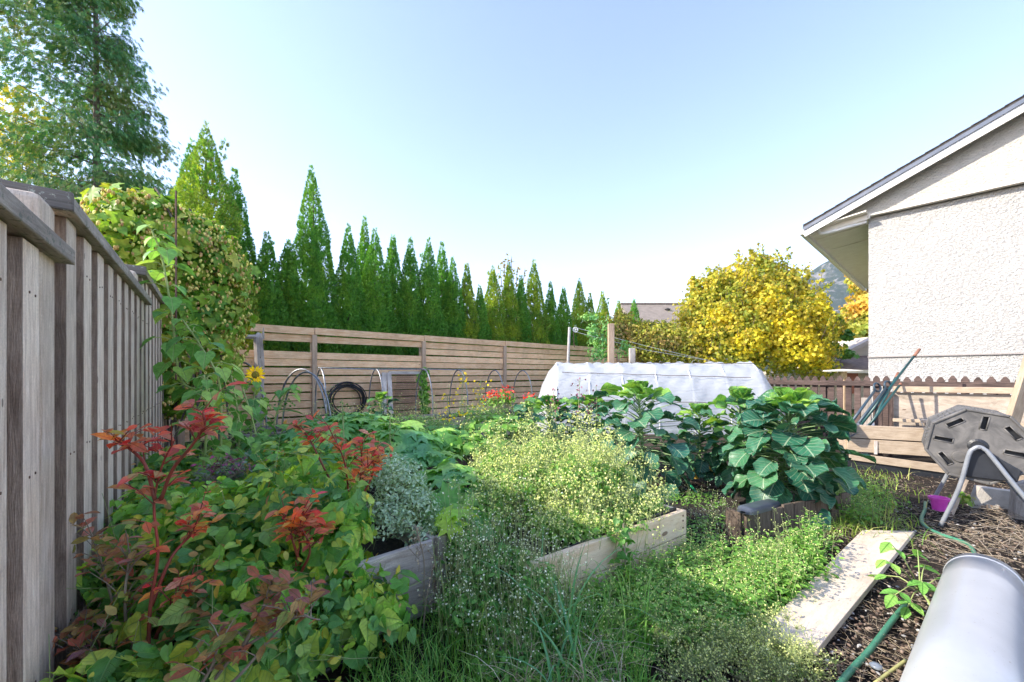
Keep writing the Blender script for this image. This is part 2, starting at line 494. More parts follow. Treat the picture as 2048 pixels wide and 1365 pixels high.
# ------------------------------------------------------------------ materials
M = {}
M['grey_wood'] = wood('grey weathered cedar', (0.56, 0.42, 0.31), (0.93, 0.79, 0.65), stain=0.22, knots=0.35)
M['edge_wood'] = wood('rough sawn edge with painted shade', (0.20, 0.145, 0.11), (0.44, 0.35, 0.28), stain=0.4, knots=0.3, bump=1.0)
M['back_wood'] = wood('brown cedar with painted shade', (0.12, 0.09, 0.07), (0.30, 0.235, 0.185), stain=0.4, knots=0.35)  # shade of the recessed back boards is put into this darker brown
M['grey_wood_mossy'] = wood('mossy cap wood', (0.12, 0.105, 0.09), (0.27, 0.24, 0.21), lich=(0.42, 0.43, 0.36), stain=0.6)
M['cap_wood'] = wood('weathered rail wood', (0.34, 0.28, 0.23), (0.60, 0.52, 0.44), lich=(0.20, 0.20, 0.16), stain=0.55)
M['slat_wood'] = wood('brown slat wood', (0.76, 0.43, 0.22), (0.95, 0.70, 0.45), dark=(0.12, 0.06, 0.035), stain=0.35, knots=0.3, grain=34)
M['post_wood'] = wood('brown post wood', (0.44, 0.30, 0.20), (0.70, 0.52, 0.38), dark=(0.14, 0.10, 0.07))
M['rotten'] = wood('rotten grey wood', (0.30, 0.25, 0.21), (0.55, 0.49, 0.43), stain=0.7)
M['new_wood'] = wood('new pine', (0.70, 0.52, 0.34), (0.84, 0.70, 0.52), dark=(0.30, 0.19, 0.10), grain=16, stain=0.18, knots=0.9, bump=0.2)
M['plank_wood'] = wood('pale plank', (0.62, 0.50, 0.38), (0.80, 0.69, 0.56), dark=(0.16, 0.12, 0.09), grain=12, stain=0.25, knots=0.8, bump=0.25)
M['bed_wood'] = wood('silver grey bed wood', (0.44, 0.37, 0.32), (0.80, 0.72, 0.65), stain=0.55, grain=22)
M['dark_wood'] = wood('dark brown boards', (0.09, 0.065, 0.05), (0.20, 0.155, 0.12), dark=(0.02, 0.016, 0.012), stain=0.5)
M['picket_wood'] = wood('dark picket wood', (0.05, 0.036, 0.032), (0.16, 0.11, 0.095), dark=(0.015, 0.012, 0.012), stain=0.5)
M['ply'] = wood('rippled plywood', (0.28, 0.23, 0.18), (0.52, 0.44, 0.36), grain=7, stain=0.4, knots=0.6)
M['planter_wood'] = wood('pale planter wood', (0.38, 0.29, 0.20), (0.58, 0.47, 0.35), dark=(0.16, 0.10, 0.06), stain=0.35, grain=24)
M['bark'] = plain('bark', (0.10, 0.075, 0.055), (0.22, 0.18, 0.14), 0.9, 14, 0.7, 40)
M['black_plastic'] = plain('black plastic', (0.012, 0.013, 0.016), (0.025, 0.027, 0.032), 0.42, 8, 0.1, 90)
M['metal'] = plain('galvanised conduit', (0.36, 0.37, 0.39), (0.22, 0.22, 0.23), 0.42, 20, metal=0.7)
M['rust'] = plain('rusty steel', (0.10, 0.05, 0.035), (0.2, 0.11, 0.07), 0.8, 20)

# leaf materials
M['thuja'] = leafmat('thuja sprays', [(0.045, 0.14, 0.025), (0.08, 0.23, 0.035), (0.13, 0.31, 0.04), (0.06, 0.18, 0.03)], 0.3, 0.6, clump=[(0.05, 0.15, 0.025), (0.14, 0.30, 0.03), (0.20, 0.33, 0.045)], cscale=1.6)
M['thuja_y'] = leafmat('yellow green thuja sprays', [(0.05, 0.16, 0.025), (0.10, 0.25, 0.03), (0.20, 0.34, 0.035), (0.22, 0.15, 0.06)], 0.35, 0.6, clump=[(0.22, 0.34, 0.03), (0.42, 0.44, 0.05), (0.07, 0.20, 0.03)], cscale=1.3)
M['cedar'] = leafmat('cedar sprays', [(0.035, 0.11, 0.045), (0.06, 0.17, 0.055), (0.11, 0.23, 0.07)], 0.25, 0.6, clump=[(0.07, 0.16, 0.04), (0.15, 0.22, 0.06), (0.19, 0.16, 0.06)], cscale=.9)
M['yellow'] = leafmat('autumn yellow leaves', [(0.15, 0.20, 0.025), (0.36, 0.32, 0.03), (0.46, 0.38, 0.04), (0.38, 0.27, 0.04)], 0.35, 0.55, clump=[(0.12, 0.18, 0.03), (0.26, 0.28, 0.03), (0.42, 0.35, 0.05)], cscale=.9)
M['yellow2'] = leafmat('bright yellow leaves', [(0.50, 0.42, 0.03), (0.60, 0.48, 0.03), (0.34, 0.36, 0.03)], 0.3, 0.55)
M['orange'] = leafmat('orange leaves', [(0.40, 0.25, 0.03), (0.56, 0.30, 0.05), (0.30, 0.26, 0.05), (0.62, 0.38, 0.08)], 0.35, 0.55, clump=[(0.16, 0.24, 0.04), (0.32, 0.30, 0.05)], cscale=.5)
M['bushy'] = leafmat('yellowing bush leaves', [(0.12, 0.19, 0.03), (0.30, 0.32, 0.04), (0.44, 0.40, 0.06), (0.22, 0.18, 0.06)], 0.35, 0.6, clump=[(0.10, 0.15, 0.03), (0.36, 0.22, 0.09), (0.2, 0.24, 0.04)], cscale=1.4)
M['hop'] = leafmat('hop leaves', [(0.06, 0.17, 0.025), (0.12, 0.26, 0.03), (0.24, 0.36, 0.045), (0.10, 0.22, 0.04)], 0.35, 0.5, clump=[(0.30, 0.34, 0.05), (0.14, 0.27, 0.04), (0.46, 0.40, 0.07)], cscale=2.0)
M['hopcone'] = leafmat('hop cones', [(0.46, 0.50, 0.13), (0.62, 0.56, 0.20), (0.44, 0.33, 0.12), (0.40, 0.22, 0.10)], 0.25, 0.7)
M['sunleaf'] = leafmat('sunflower leaves', [(0.08, 0.21, 0.055), (0.13, 0.30, 0.07), (0.22, 0.38, 0.09), (0.34, 0.44, 0.09)], 0.35, 0.5, veins=(0.35, 0.48, 0.2))
M['stemgreen'] = plain('green stems', (0.30, 0.40, 0.12), (0.42, 0.46, 0.18), 0.6, 12)
M['petal'] = leafmat('yellow petals', [(0.85, 0.60, 0.02), (0.9, 0.68, 0.03)], 0.4, 0.6)
M['bind'] = leafmat('bindweed leaves', [(0.055, 0.18, 0.03), (0.11, 0.29, 0.04), (0.18, 0.38, 0.055), (0.27, 0.47, 0.06), (0.44, 0.46, 0.07)], 0.35, 0.42, veins=(0.22, 0.42, 0.12), clump=[(0.06, 0.19, 0.06), (0.13, 0.28, 0.09), (0.34, 0.42, 0.06)], cscale=3.5, spec=.45)
M['blue_red'] = leafmat('red blueberry leaves', [(0.60, 0.05, 0.04), (0.66, 0.20, 0.10), (0.38, 0.04, 0.07), (0.52, 0.24, 0.10), (0.42, 0.08, 0.08), (0.55, 0.28, 0.2), (0.30, 0.30, 0.08)], 0.4, 0.45, veins=(0.6, 0.25, 0.12), clump=[(0.70, 0.03, 0.05), (0.80, 0.30, 0.04), (0.36, 0.34, 0.06), (0.72, 0.08, 0.12)], cscale=7, tint=(1.2, .9, 1.0))
M['blue_mix'] = leafmat('turning blueberry leaves', [(0.16, 0.22, 0.05), (0.34, 0.26, 0.07), (0.40, 0.15, 0.09), (0.22, 0.09, 0.11), (0.46, 0.30, 0.09)], 0.35, 0.45, veins=(0.4, 0.3, 0.14), clump=[(0.13, 0.22, 0.05), (0.42, 0.09, 0.06), (0.30, 0.28, 0.06)], cscale=6, tint=(1.15, 1.0, .8))
M['mixed_dead'] = leafmat('yellowing and brown leaves', [(0.30, 0.17, 0.06), (0.48, 0.40, 0.06), (0.22, 0.30, 0.05), (0.40, 0.22, 0.10), (0.34, 0.42, 0.08)], .3, .6)
M['redstem'] = plain('red stems', (0.34, 0.05, 0.035), (0.22, 0.07, 0.045), 0.5, 10)
M['twig'] = plain('dry twigs', (0.22, 0.17, 0.12), (0.36, 0.30, 0.23), 0.85, 12)
M['catmint'] = leafmat('grey green herb leaves', [(0.19, 0.28, 0.18), (0.30, 0.40, 0.27), (0.42, 0.52, 0.38)], 0.25, 0.7)
M['lav'] = leafmat('purple sage leaves', [(0.10, 0.17, 0.11), (0.18, 0.26, 0.18), (0.16, 0.08, 0.14)], 0.25, 0.7)
M['squash'] = leafmat('squash leaves', [(0.10, 0.26, 0.06), (0.16, 0.33, 0.09), (0.28, 0.44, 0.10)], 0.35, 0.55, clump=[(0.08, 0.23, 0.09), (0.14, 0.32, 0.13)], cscale=2)
M['squash_y'] = leafmat('young squash leaves', [(0.30, 0.48, 0.05), (0.42, 0.56, 0.08), (0.24, 0.42, 0.06)], 0.4, 0.5)
M['sprout'] = leafmat('brussels sprout leaves', [(0.014, 0.070, 0.042), (0.024, 0.105, 0.055), (0.045, 0.14, 0.055), (0.02, 0.09, 0.062)], 0.16, 0.42, veins=(0.40, 0.50, 0.32), spec=.5)
M['sprout_y'] = leafmat('pale sprout crown leaves', [(0.05, 0.16, 0.04), (0.11, 0.26, 0.045), (0.24, 0.38, 0.06)], 0.35, 0.42, veins=(0.5, 0.56, 0.34), spec=.5)
M['sprout_dead'] = leafmat('yellowed sprout leaves', [(0.55, 0.44, 0.10), (0.50, 0.36, 0.14), (0.36, 0.36, 0.08)], 0.4, 0.6)
M['petiole'] = plain('pale leaf stalks', (0.25, 0.36, 0.16), (0.20, 0.31, 0.14), 0.5, 15)
M['weed'] = leafmat('weed leaves', [(0.07, 0.19, 0.03), (0.13, 0.28, 0.04), (0.22, 0.38, 0.07), (0.05, 0.15, 0.035)], 0.35, 0.5, clump=[(0.10, 0.24, 0.04), (0.20, 0.35, 0.07)], cscale=3)
M['weed_d'] = leafmat('darker weed leaves', [(0.045, 0.14, 0.03), (0.09, 0.22, 0.045), (0.14, 0.30, 0.06)], 0.3, 0.5)
M['bloom'] = leafmat('cream seed heads', [(0.56, 0.58, 0.24), (0.70, 0.70, 0.34), (0.44, 0.52, 0.18), (0.76, 0.74, 0.46)], 0.35, 0.7)
M['white_bloom'] = leafmat('tiny white flowers', [(0.74, 0.74, 0.68), (0.6, 0.64, 0.5)], 0.3, 0.7)
M['finestem'] = plain('fine weed stems', (0.26, 0.36, 0.12), (0.36, 0.40, 0.18), 0.7, 10)
M['grass'] = leafmat('grass blades', [(0.05, 0.16, 0.03), (0.10, 0.25, 0.04), (0.17, 0.34, 0.06), (0.26, 0.36, 0.10)], 0.35, 0.5)
M['grass_y'] = leafmat('sunny grass blades', [(0.08, 0.17, 0.03), (0.16, 0.27, 0.04), (0.28, 0.36, 0.07), (0.36, 0.34, 0.14)], 0.4, 0.5)
M['bluegrass'] = leafmat('broad blue green blades', [(0.09, 0.24, 0.11), (0.14, 0.32, 0.14)], 0.3, 0.45)
M['straw'] = leafmat('straw', [(0.28, 0.22, 0.14), (0.46, 0.38, 0.26), (0.16, 0.11, 0.08), (0.5, 0.44, 0.34)], 0.1, 0.8)
M['chips'] = leafmat('bark chips', [(0.035, 0.025, 0.02), (0.09, 0.06, 0.045), (0.17, 0.13, 0.10), (0.03, 0.025, 0.022)], 0.0, 0.9)
M['redflower'] = leafmat('red flowers', [(0.65, 0.04, 0.03), (0.75, 0.08, 0.04), (0.4, 0.02, 0.1)], 0.3, 0.6)
M['purple'] = leafmat('purple seed heads', [(0.16, 0.04, 0.08), (0.30, 0.07, 0.16), (0.12, 0.08, 0.06)], 0.2, 0.7)

# ------------------------------------------------------------------ ground
def ground_mat():
    a = N('garden soil and grass')
    tc = a.n('TexCoord').outputs['Object']
    n1 = a.noise(tc, 26, 8, 0.75); n2 = a.noise(tc, 120, 4, 0.7)
    soil = a.ramp(n1, [(0.3, (0.012, 0.010, 0.009)), (0.55, (0.045, 0.034, 0.027)), (0.72, (0.11, 0.085, 0.065))])
    soil = a.mix(a.ramp(n2, [(0.62, (0, 0, 0)), (0.72, (1, 1, 1))]), soil, (0.20, 0.17, 0.14))
    gr = a.ramp(a.noise(tc, 40, 5, 0.7), [(0.3, (0.03, 0.07, 0.015)), (0.7, (0.10, 0.18, 0.04))])
    pos = a.n('SeparateXYZ'); a.l(tc, pos.inputs[0])
    far = a.ramp(a.math('DIVIDE', a.math('ADD', pos.outputs[1], a.math('MULTIPLY', a.noise(tc, 0.8), 3)), 20.0), [(0.44, (0, 0, 0)), (0.54, (1, 1, 1))])
    c = a.mix(far, soil, gr)
    h = a.math('ADD', n1, a.math('MULTIPLY', n2, 0.4))
    return a.fin(a.princ(c, 0.95, a.bump(h, 1.0, 0.03), spec=0.2))
def fbm(x, y, s, o=4):
    v = 0; a = 1; t = 0
    for _ in range(o):
        v += a * mnoise.noise(Vector((x * s, y * s, 3.7))); t += a; a *= .5; s *= 2.1
    return v / t
def make_ground():
    xs = sorted(set([-3000, -800, -200, -60, -25, -14] + list(np.round(np.arange(-8, 9.01, .16), 3)) + [14, 25, 60, 200, 800, 3000, 9000]))
    ys = sorted(set([-200, -40, -10, -3, -1] + list(np.round(np.arange(0, 9.01, .16), 3)) + [12, 16, 24, 40, 90, 300, 1000, 3000, 9000]))
    v = []; f = []
    for y in ys:
        for x in xs:
            z = .05 * fbm(x, y, 1.3) if (-8 < x < 9 and 0 < y < 9) else 0
            v.append((x, y, z - .02))
    nx = len(xs)
    for j in range(len(ys) - 1):
        for i in range(nx - 1):
            f.append((j * nx + i, j * nx + i + 1, (j + 1) * nx + i + 1, (j + 1) * nx + i))
    me = bpy.data.meshes.new('ground'); me.from_pydata(v, [], f); me.polygons.foreach_set('use_smooth', [True] * len(f))
    me.materials.append(ground_mat()); o = bpy.data.objects.new('ground', me); COL.objects.link(o); o['kind'] = 'structure'
make_ground()

# ------------------------------------------------------------------ mountain
def make_mountain():
    a = N('forest and rock slope')
    tc = a.n('TexCoord').outputs['Object']
    rock = a.ramp(a.noise(tc, 0.012, 8, 0.7, 0.6), [(0.53, (0, 0, 0)), (0.60, (1, 1, 1))])
    forest = a.ramp(a.noise(tc, 0.05, 6, 0.8), [(0.35, (0.012, 0.028, 0.016)), (0.7, (0.04, 0.065, 0.035))])
    rk = a.ramp(a.noise(tc, 0.03, 5, 0.7), [(0.3, (0.14, 0.13, 0.125)), (0.7, (0.30, 0.28, 0.27))])
    c = a.mix(rock, forest, rk)
    m = a.fin(a.princ(c, 0.95, a.bump(a.noise(tc, 0.04, 8, 0.75), 1.0, 14), spec=0.1))
    sil_x = [-3000, 400, 1000, 1270, 1340, 1375, 1420, 1520, 1600, 1640, 1690, 1737, 1850, 2000, 2300, 3500]
    sil_y = [722, 716, 700, 662, 622, 604, 590, 575, 552, 524, 505, 509, 540, 520, 590, 710]
    v = []; f = []; nx, ny = 190, 60
    for j in range(ny):
        Y = 1700 + 2300 * j / (ny - 1)
        for i in range(nx):
            px = 700 + 1700 * i / (nx - 1)
            hh = (HOR - np.interp(px, sil_x, sil_y)) / F * 3000
            t = (Y - 3000) / 1300 if Y < 3000 else (Y - 3000) / 1000
            env = max(0, 1 - abs(t)) ** .9
            X = (px - 1024) / F * 3000
            nz = fbm(X, Y, 1 / 420., 6)
            rid = 1 - abs(fbm(X + 900, Y, 1 / 600., 4)) * 2
            v.append((X, Y, 1.3 + hh * env + 60 * nz * min(1, env * 2) + 70 * (rid - .8) * (1 - env) * min(1, env * 4) - 8 * (1 - min(1, env * 8))))
    for j in range(ny - 1):
        for i in range(nx - 1): f.append((j * nx + i, j * nx + i + 1, (j + 1) * nx + i + 1, (j + 1) * nx + i))
    me = bpy.data.meshes.new('mountain'); me.from_pydata(v, [], f); me.materials.append(m)
    o = bpy.data.objects.new('mountain', me); COL.objects.link(o); o['kind'] = 'structure'
    s = o.modifiers.new('s', 'SUBSURF'); s.levels = 1; s.render_levels = 1
make_mountain()

# ------------------------------------------------------------------ left fence
FD = Vector((-0.602, 0.798, 0)).normalized()       # along the left fence, going away
FN = Vector((0.798, 0.602, 0)).normalized()        # towards the garden
def lf(Y, off=0.0, z=0.0):
    p = Vector((-0.545 - 0.755 * Y, Y, 0)) + FN * off; p.z = z; return p
def left_fence():
    t = thing('shadowbox_fence', lf(1.36), 'tall silver grey board fence stepping upward along the left side of the garden', 'fence')
    secs = [(-0.95, 1.40, 1.76), (1.40, 3.05, 1.95), (3.05, 4.75, 2.13), (4.75, 6.35, 2.2)]
    for k, (y0, y1, zt) in enumerate(secs):
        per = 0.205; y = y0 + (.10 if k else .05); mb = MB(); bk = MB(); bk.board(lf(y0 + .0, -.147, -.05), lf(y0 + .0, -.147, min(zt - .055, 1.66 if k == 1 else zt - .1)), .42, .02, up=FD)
        while y < y1 + (.3 if k == 1 else -.05):
            a = random.uniform(-.006, .006)
            mb.board(lf(y + .055, -.012, -.05), lf(y + .055 + a, -.012, zt - .062 + random.uniform(-.003, .003)), .136, .036, up=FD)
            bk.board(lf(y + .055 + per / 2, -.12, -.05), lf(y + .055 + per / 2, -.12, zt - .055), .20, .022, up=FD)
            y += per
        o = mb.build('board_panel', M['grey_wood'], t, bevel=.003); o.data.materials.append(M['edge_wood'])   # rough sawn edges, darker brown paints in their shade
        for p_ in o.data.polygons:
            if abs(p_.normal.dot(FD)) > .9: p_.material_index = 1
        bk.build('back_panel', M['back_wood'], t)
        r = MB()
        e = .42 if k == 1 else .1
        for z in (.35, 1.0, zt - .22):
            r.board(lf(y0 + .05, -.078, z), lf(y1 - .03, -.078, z), .085, .088)
        r.build('cross_rail', M['grey_wood'], t, bevel=.003)
        y_a = y0 + .01 if k else y0
        y_b = y1 + (.36 if k == 1 else .05)
        c = MB(); c.board(lf(y_a + .016, -.055, zt - .03), lf(y_b, -.055, zt - .03), .055, .19)
        c.build('top_rail', M['cap_wood'], t, bevel=.006)
        c = MB(); c.board(lf(y_a, -.075, zt - .028), lf(y_a + .018, -.075, zt - .028), .068, .235)
        if k: c.build('cap_end', M['grey_wood_mossy'], t, bevel=.006)
        # nails
        nl = MB(); y = y0 + (.10 if k else .05)
        while y < y1 + (.3 if k == 1 else -.05):
            for z in (.35, 1.0, zt - .22):
                for q in (-.02, .02): nl.lathe([(0, .0025), (.0045, .0015), (.0045, -.002)], lf(y + .055 + q, .0065, z + random.uniform(-.008, .008)), 6, axis=FN)
            y += per
        nl.build('nail_heads', M['rust'], t)['kind'] = 'stuff'
    for (y, zt, w) in ((1.37, 1.895, .17), (3.03, 2.075, .14), (4.80, 2.14, .1), (6.2, 2.2, .1)):
        p = MB(); p.board(lf(y - .0, -.055, -.1), lf(y - .0, -.055, zt), w, .10, up=FD)
        o = p.build('post', M['grey_wood'], t, bevel=.022)
left_fence()

# ------------------------------------------------------------------ back slat fence
BD = Vector((0.770, 0.638, 0)).normalized(); BN = Vector((0.638, -0.770, 0)).normalized()
def bf(Y, off=0.0, z=0.0):
    p = Vector((-13.12 + 1.2075 * Y, Y, 0)) + BN * off; p.z = z; return p
def bY(px): return 10496 / (1990 - px)
def back_fence():
    t = thing('slat_fence', bf(9), 'long brown fence of horizontal slats with a missing slat near its left end', 'fence')
    pY = [6.45, bY(628), bY(846), bY(1008), bY(1135), 13.9, 15.5]
    for b in range(len(pY) - 1):
        mb = MB(); y0, y1 = pY[b], pY[b + 1]
        for k in range(0, 13):
            z = 2.2 - .155 * k - .066
            if b in (0, 1) and k == 2: continue
            if k == 0: continue
            ya = y0
            if b == 0 and k == 1: ya = bY(520)
            jz = random.uniform(-.008, .008)
            mb.board(bf(ya + .012, (.0 if k % 2 else -.02), z + jz), bf(y1 - .012, (.0 if k % 2 else -.02), z + jz + random.uniform(-.012, .012)), random.uniform(.125, .138), .022)
        mb.build('slat_panel', M['slat_wood'], t, bevel=.003)
        c = MB(); c.board(bf(y0 - (.2 if b == 0 else 0) + .004, .045, 2.135), bf(y1 - .004, .045, 2.135 - .008), .13, .035)
        c.build('top_rail', M['slat_wood'], t, bevel=.004)
    for i, y in enumerate(pY):
        p = MB(); p.board(bf(y, .018 + .022, -.1), bf(y, .018 + .022, 2.06 if i < 2 else 2.07), .085, .05, up=BD)
        p.build('post', M['post_wood'], t, bevel=.005)
        p = MB(); p.board(bf(y, -.075, -.1), bf(y, -.075, 2.2), .09, .085, up=BD); p.build('post', M['post_wood'], t, bevel=.005)
    # broken old post in front of the left bay
    t2 = thing('broken_post', bf(bY(514), .16), 'splintered grey old post with a jagged top in front of the brown slat fence', 'post')
    Y = bY(514); b0 = bf(Y, .16, 0); b1 = bf(Y, .16, 2.02)
    mb = MB(); mb.tube([b0, bf(Y, .16, .8), bf(Y + .01, .16, 1.5), bf(Y - .005, .17, 1.95), bf(Y + .01, .16, 2.03)], [.085, .08, .078, .07, .03], 7)
    mb.build('trunk', M['rotten'], t2)
    mb = MB(); mb.tube([bf(Y, .17, 1.96), bf(Y - .12, .2, 1.95), bf(Y - .2, .22, 1.90)], [.05, .035, .008], 6); mb.build('splinter', M['rotten'], t2)
    mb = MB(); mb.tube([bf(Y + .04, .16, 1.93), bf(Y + .05, .16, 2.13)], [.03, .006], 5); mb.build('splinter', M['rotten'], t2)
back_fence()

# ------------------------------------------------------------------ hedge of columnar thujas
def thuja(px, py, wpx, Y, mat, label, seed, leaders=1, lean=0.0):
    base = Vector(((px - 1024) / F * Y, Y, 0)); ht = H + (HOR - py) / F * Y; Rr = wpx / F * Y / 2
    t = thing('thuja_tree', base, label, 'tree', 'columnar thujas of the hedge')
    mb = MB(); mb.tube([base, base + Vector((0, 0, ht * .9))], [.07, .012], 6); mb.build('trunk', M['bark'], t)
    n = int(5200 + 4200 * ht * Rr * 2)
    tt = 1 - np.sqrt(rng.uniform(0, 1, n)); tt = np.clip(tt, 0, .985)
    th = rng.uniform(0, 2 * PI, n)
    ph = rng.uniform(0, 6, 4)
    prof = lambda u: np.where(u < .2, .88 + .6 * u, 1.0 * (1 - ((u - .2) / .8) ** 2.1) ** 1.1)
    lump = 1 + .09 * np.sin(2 * th + 5 * tt * 3 + ph[0]) + .12 * np.sin(5 * th - 17 * tt + ph[1]) + .10 * np.sin(29 * tt + 3 * th + ph[2])
    inner = rng.uniform(.66, 1.03, n) ** .45
    r = Rr * prof(tt) * lump * inner + .02
    z = .15 + tt * (ht - .15)
    d = np.stack([np.cos(th), np.sin(th), np.zeros(n)], 1)
    ax = lean * tt ** 2
    P = np.array(base) + d * r[:, None] + np.stack([ax, ax * 0, z], 1)
    D = nrmz(d * .55 + np.array([0, 0, .75]) + rng.normal(size=(n, 3)) * .28)
    Nn = nrmz(np.cross(D, rng.normal(size=(n, 3)) * .7 + np.array([0, 0, .3])))
    S = rng.uniform(.055, .12, n) * (1 - .35 * tt)
    parts = [(T_SPRAY, P, D, Nn, S)]
    # ragged leader shoots above the crown
    for L in range(leaders + 1):
        ox = (0 if L == 0 else random.uniform(-.5, .5) * Rr); dz = ht * (1.0 if L == 0 else random.uniform(.90, .97))
        m = 46; u = rng.uniform(0, 1, m); zz = dz - u * ht * .13 + .02
        rr = .015 + .11 * u
        a_ = rng.uniform(0, 2 * PI, m)
        dd = np.stack([np.cos(a_), np.sin(a_), np.zeros(m)], 1)
        P2 = np.array(base) + dd * rr[:, None] * .6 + np.stack([ox * (.4 + .6 * (1 - u)) + lean * np.ones(m), np.zeros(m), zz], 1)
        parts.append((T_SPRAY, P2, nrmz(dd * .5 + np.array([0, 0, .9])), nrmz(rng.normal(size=(m, 3))), rng.uniform(.07, .13, m)))
    # dense inner growth so that the crown is not seen through
    m = 700; u = 1 - np.sqrt(rng.uniform(0, 1, m)); a_ = rng.uniform(0, 2 * PI, m)
    rr = Rr * prof(np.clip(u, 0, .97)) * rng.uniform(.3, .72, m)
    P3 = np.array(base) + np.stack([np.cos(a_) * rr, np.sin(a_) * rr, .1 + u * (ht * .95)], 1)
    D3 = np.stack([-np.sin(a_) * .4, np.cos(a_) * .4, np.ones(m)], 1); N3 = np.stack([np.cos(a_), np.sin(a_), np.zeros(m)], 1)
    parts.append((T_DIA, P3, D3, N3, rng.uniform(.3, .45, m) * (1 - .5 * u)))
    return scatter(parts, 'crown', mat, t)
def hY(px, off=0.0): return (12376 + off) / (1990 - px)
HG = [  # px, py top, width, depth offset, material, leaders, label
    (384, 285, 92, 900, 'thuja', 1, 'dark thuja half hidden behind the wide lime green thuja'),
    (412, 252, 128, -200, 'thuja_y', 1, 'wide lime green thuja rising right behind the hop vine'),
    (470, 345, 78, 500, 'thuja', 0, 'narrow dark thuja just right of the wide lime green one'),
    (535, 470, 62, 0, 'thuja', 1, 'first of two short thujas left of the single tallest spire'),
    (575, 484, 60, 200, 'thuja', 1, 'second short thuja, touching the left side of the tallest spire'),
    (627, 338, 74, 0, 'thuja', 0, 'tallest slender thuja spire standing alone with a bent tip'),
    (697, 455, 58, 0, 'thuja', 0, 'first thuja right of the sky gap beside the tall spire'),
    (729, 436, 40, 1400, 'thuja', 0, 'thin thuja tip poking up behind the trees right of the sky gap'),
    (750, 462, 66, 100, 'thuja', 1, 'twin tipped thuja in front of the thin poking tip'),
    (786, 475, 52, 300, 'thuja', 1, 'thuja with two uneven tips right of the twin tipped one'),
    (821, 480, 48, 100, 'thuja', 0, 'evenly pointed thuja above the second slat fence post'),
    (857, 480, 50, 0, 'thuja', 1, 'thuja with a forked tip a little right of the second fence post'),
    (884, 487, 46, 500, 'thuja', 0, 'thuja with a thin tip left of a notch in the hedge'),
    (906, 520, 46, 100, 'thuja', 1, 'shorter bushy thuja in the middle of the hedge'),
    (934, 530, 40, 100, 'thuja_y', 0, 'thuja with a yellow lit left edge in mid hedge'),
    (960, 574, 36, 0, 'thuja', 0, 'low thuja filling a dip in mid hedge'),
    (986, 537, 50, 300, 'thuja_y', 1, 'broad thuja left of the red tinged leafy shoots'),
    (1018, 530, 40, 200, 'thuja_y', 0, 'golden edged thuja right below the red tinged leafy shoots'),
    (1042, 556, 36, 100, 'thuja', 0, 'dark green thuja between the golden edged and the yellow topped ones'),
    (1068, 524, 50, 100, 'thuja_y', 0, 'yellow topped thuja standing highest in the right half of the hedge'),
    (1101, 567, 34, 0, 'thuja', 0, 'narrow thuja right of the yellow topped one'),
    (1127, 576, 38, 0, 'thuja', 1, 'forked thuja just left above the clothesline pole'),
    (1159, 560, 40, 300, 'thuja_y', 0, 'pointed thuja above the clothesline pulley'),
    (1180, 590, 32, 100, 'thuja_y', 0, 'short yellowish thuja right of the pulley'),
    (1205, 585, 40, 200, 'thuja_y', 1, 'thuja behind the square pale post'),
    (1237, 604, 34, 300, 'thuja_y', 0, 'small yellowed thuja near the right end of the hedge'),
    (1268, 600, 36, 300, 'thuja', 0, 'last thuja at the right end of the hedge'),
]
for i, (px, py, w, off, m, ld, lb) in enumerate(HG):
    thuja(px, py, w * 1.28, hY(px, off), M[m], lb, i, ld, lean=(-.05 if i == 5 else 0))

# ------------------------------------------------------------------ big cedar and trees on the left
def conifer(base, ht, reach, nb, label, mat, nspray=110, zlow=1.0, skew=(1, 1), name='cedar_tree', upward=.28):
    t = thing(name, base, label, 'tree'); base = Vector(base)
    mb = MB(); mb.tube([base, base + Vector((.05, 0, ht * .5)), base + Vector((0, 0, ht))], [.12, .08, .02], 8); mb.build('trunk', M['bark'], t)
    bm_ = MB(); P = []; D = []; Nn = []; S = []
    for i in range(nb):
        u = (i + random.random()) / nb; z = zlow + u * (ht - zlow - .3)
        L = reach * (1 - u) ** .75 * random.uniform(.7, 1.1) + .25
        az = random.uniform(0, 2 * PI); dx, dy = math.cos(az), math.sin(az)
        L *= skew[0] if dx < 0 else skew[1]
        pts = []
        for j in range(6):
            s = j / 5; pts.append(base + Vector((dx * L * s, dy * L * s, z + L * (upward * s - .16 * s * s + .10 * s ** 4))))
        bm_.tube(pts, [.035 * (1 - u) + .012, .02, .016, .012, .008, .003], 4, cap=False)
        k = int(2.1 * nspray * L / reach) + 40
        s = rng.uniform(.10, 1.04, k) ** .8
        sd_ = np.array([-dy, dx, 0]); side = rng.normal(size=k) * .21 * L * (1 - .7 * np.abs(s - .6))
        q = np.stack([base.x + dx * L * s, base.y + dy * L * s, base.z + z + L * (upward * s - .16 * s * s + .1 * s ** 4)], 1)
        q += sd_ * side[:, None]; q[:, 2] -= np.abs(rng.normal(size=k)) * .24 + np.abs(side) * .22
        P.append(q); dd = np.stack([dx * np.ones(k) * .5, dy * np.ones(k) * .5, -1.0 * np.ones(k)], 1) + sd_ * np.sign(side)[:, None] * .4 + rng.normal(size=(k, 3)) * .3
        D.append(dd); Nn.append(np.cross(dd, rng.normal(size=(k, 3)))); S.append(rng.uniform(.13, .27, k))
    bm_.build('branches', M['bark'], t)
    scatter([(T_DROOP, np.concatenate(P), np.concatenate(D), nrmz(np.concatenate(Nn)), np.concatenate(S))], 'crown', mat, t)
    return t
conifer(((190 - 1024) / F * 12, 12, 0), 16.5, 3.2, 215, 'very tall open cedar with drooping sprays at the upper left', M['cedar'], 118, 1.2, skew=(1.25, .74))
conifer(((20 - 1024) / F * 10.5, 10.5, 0), 6.4, 3.1, 170, 'lower dark cedar in front of the very tall one at the left edge', M['cedar'], 190, .8, upward=.12)
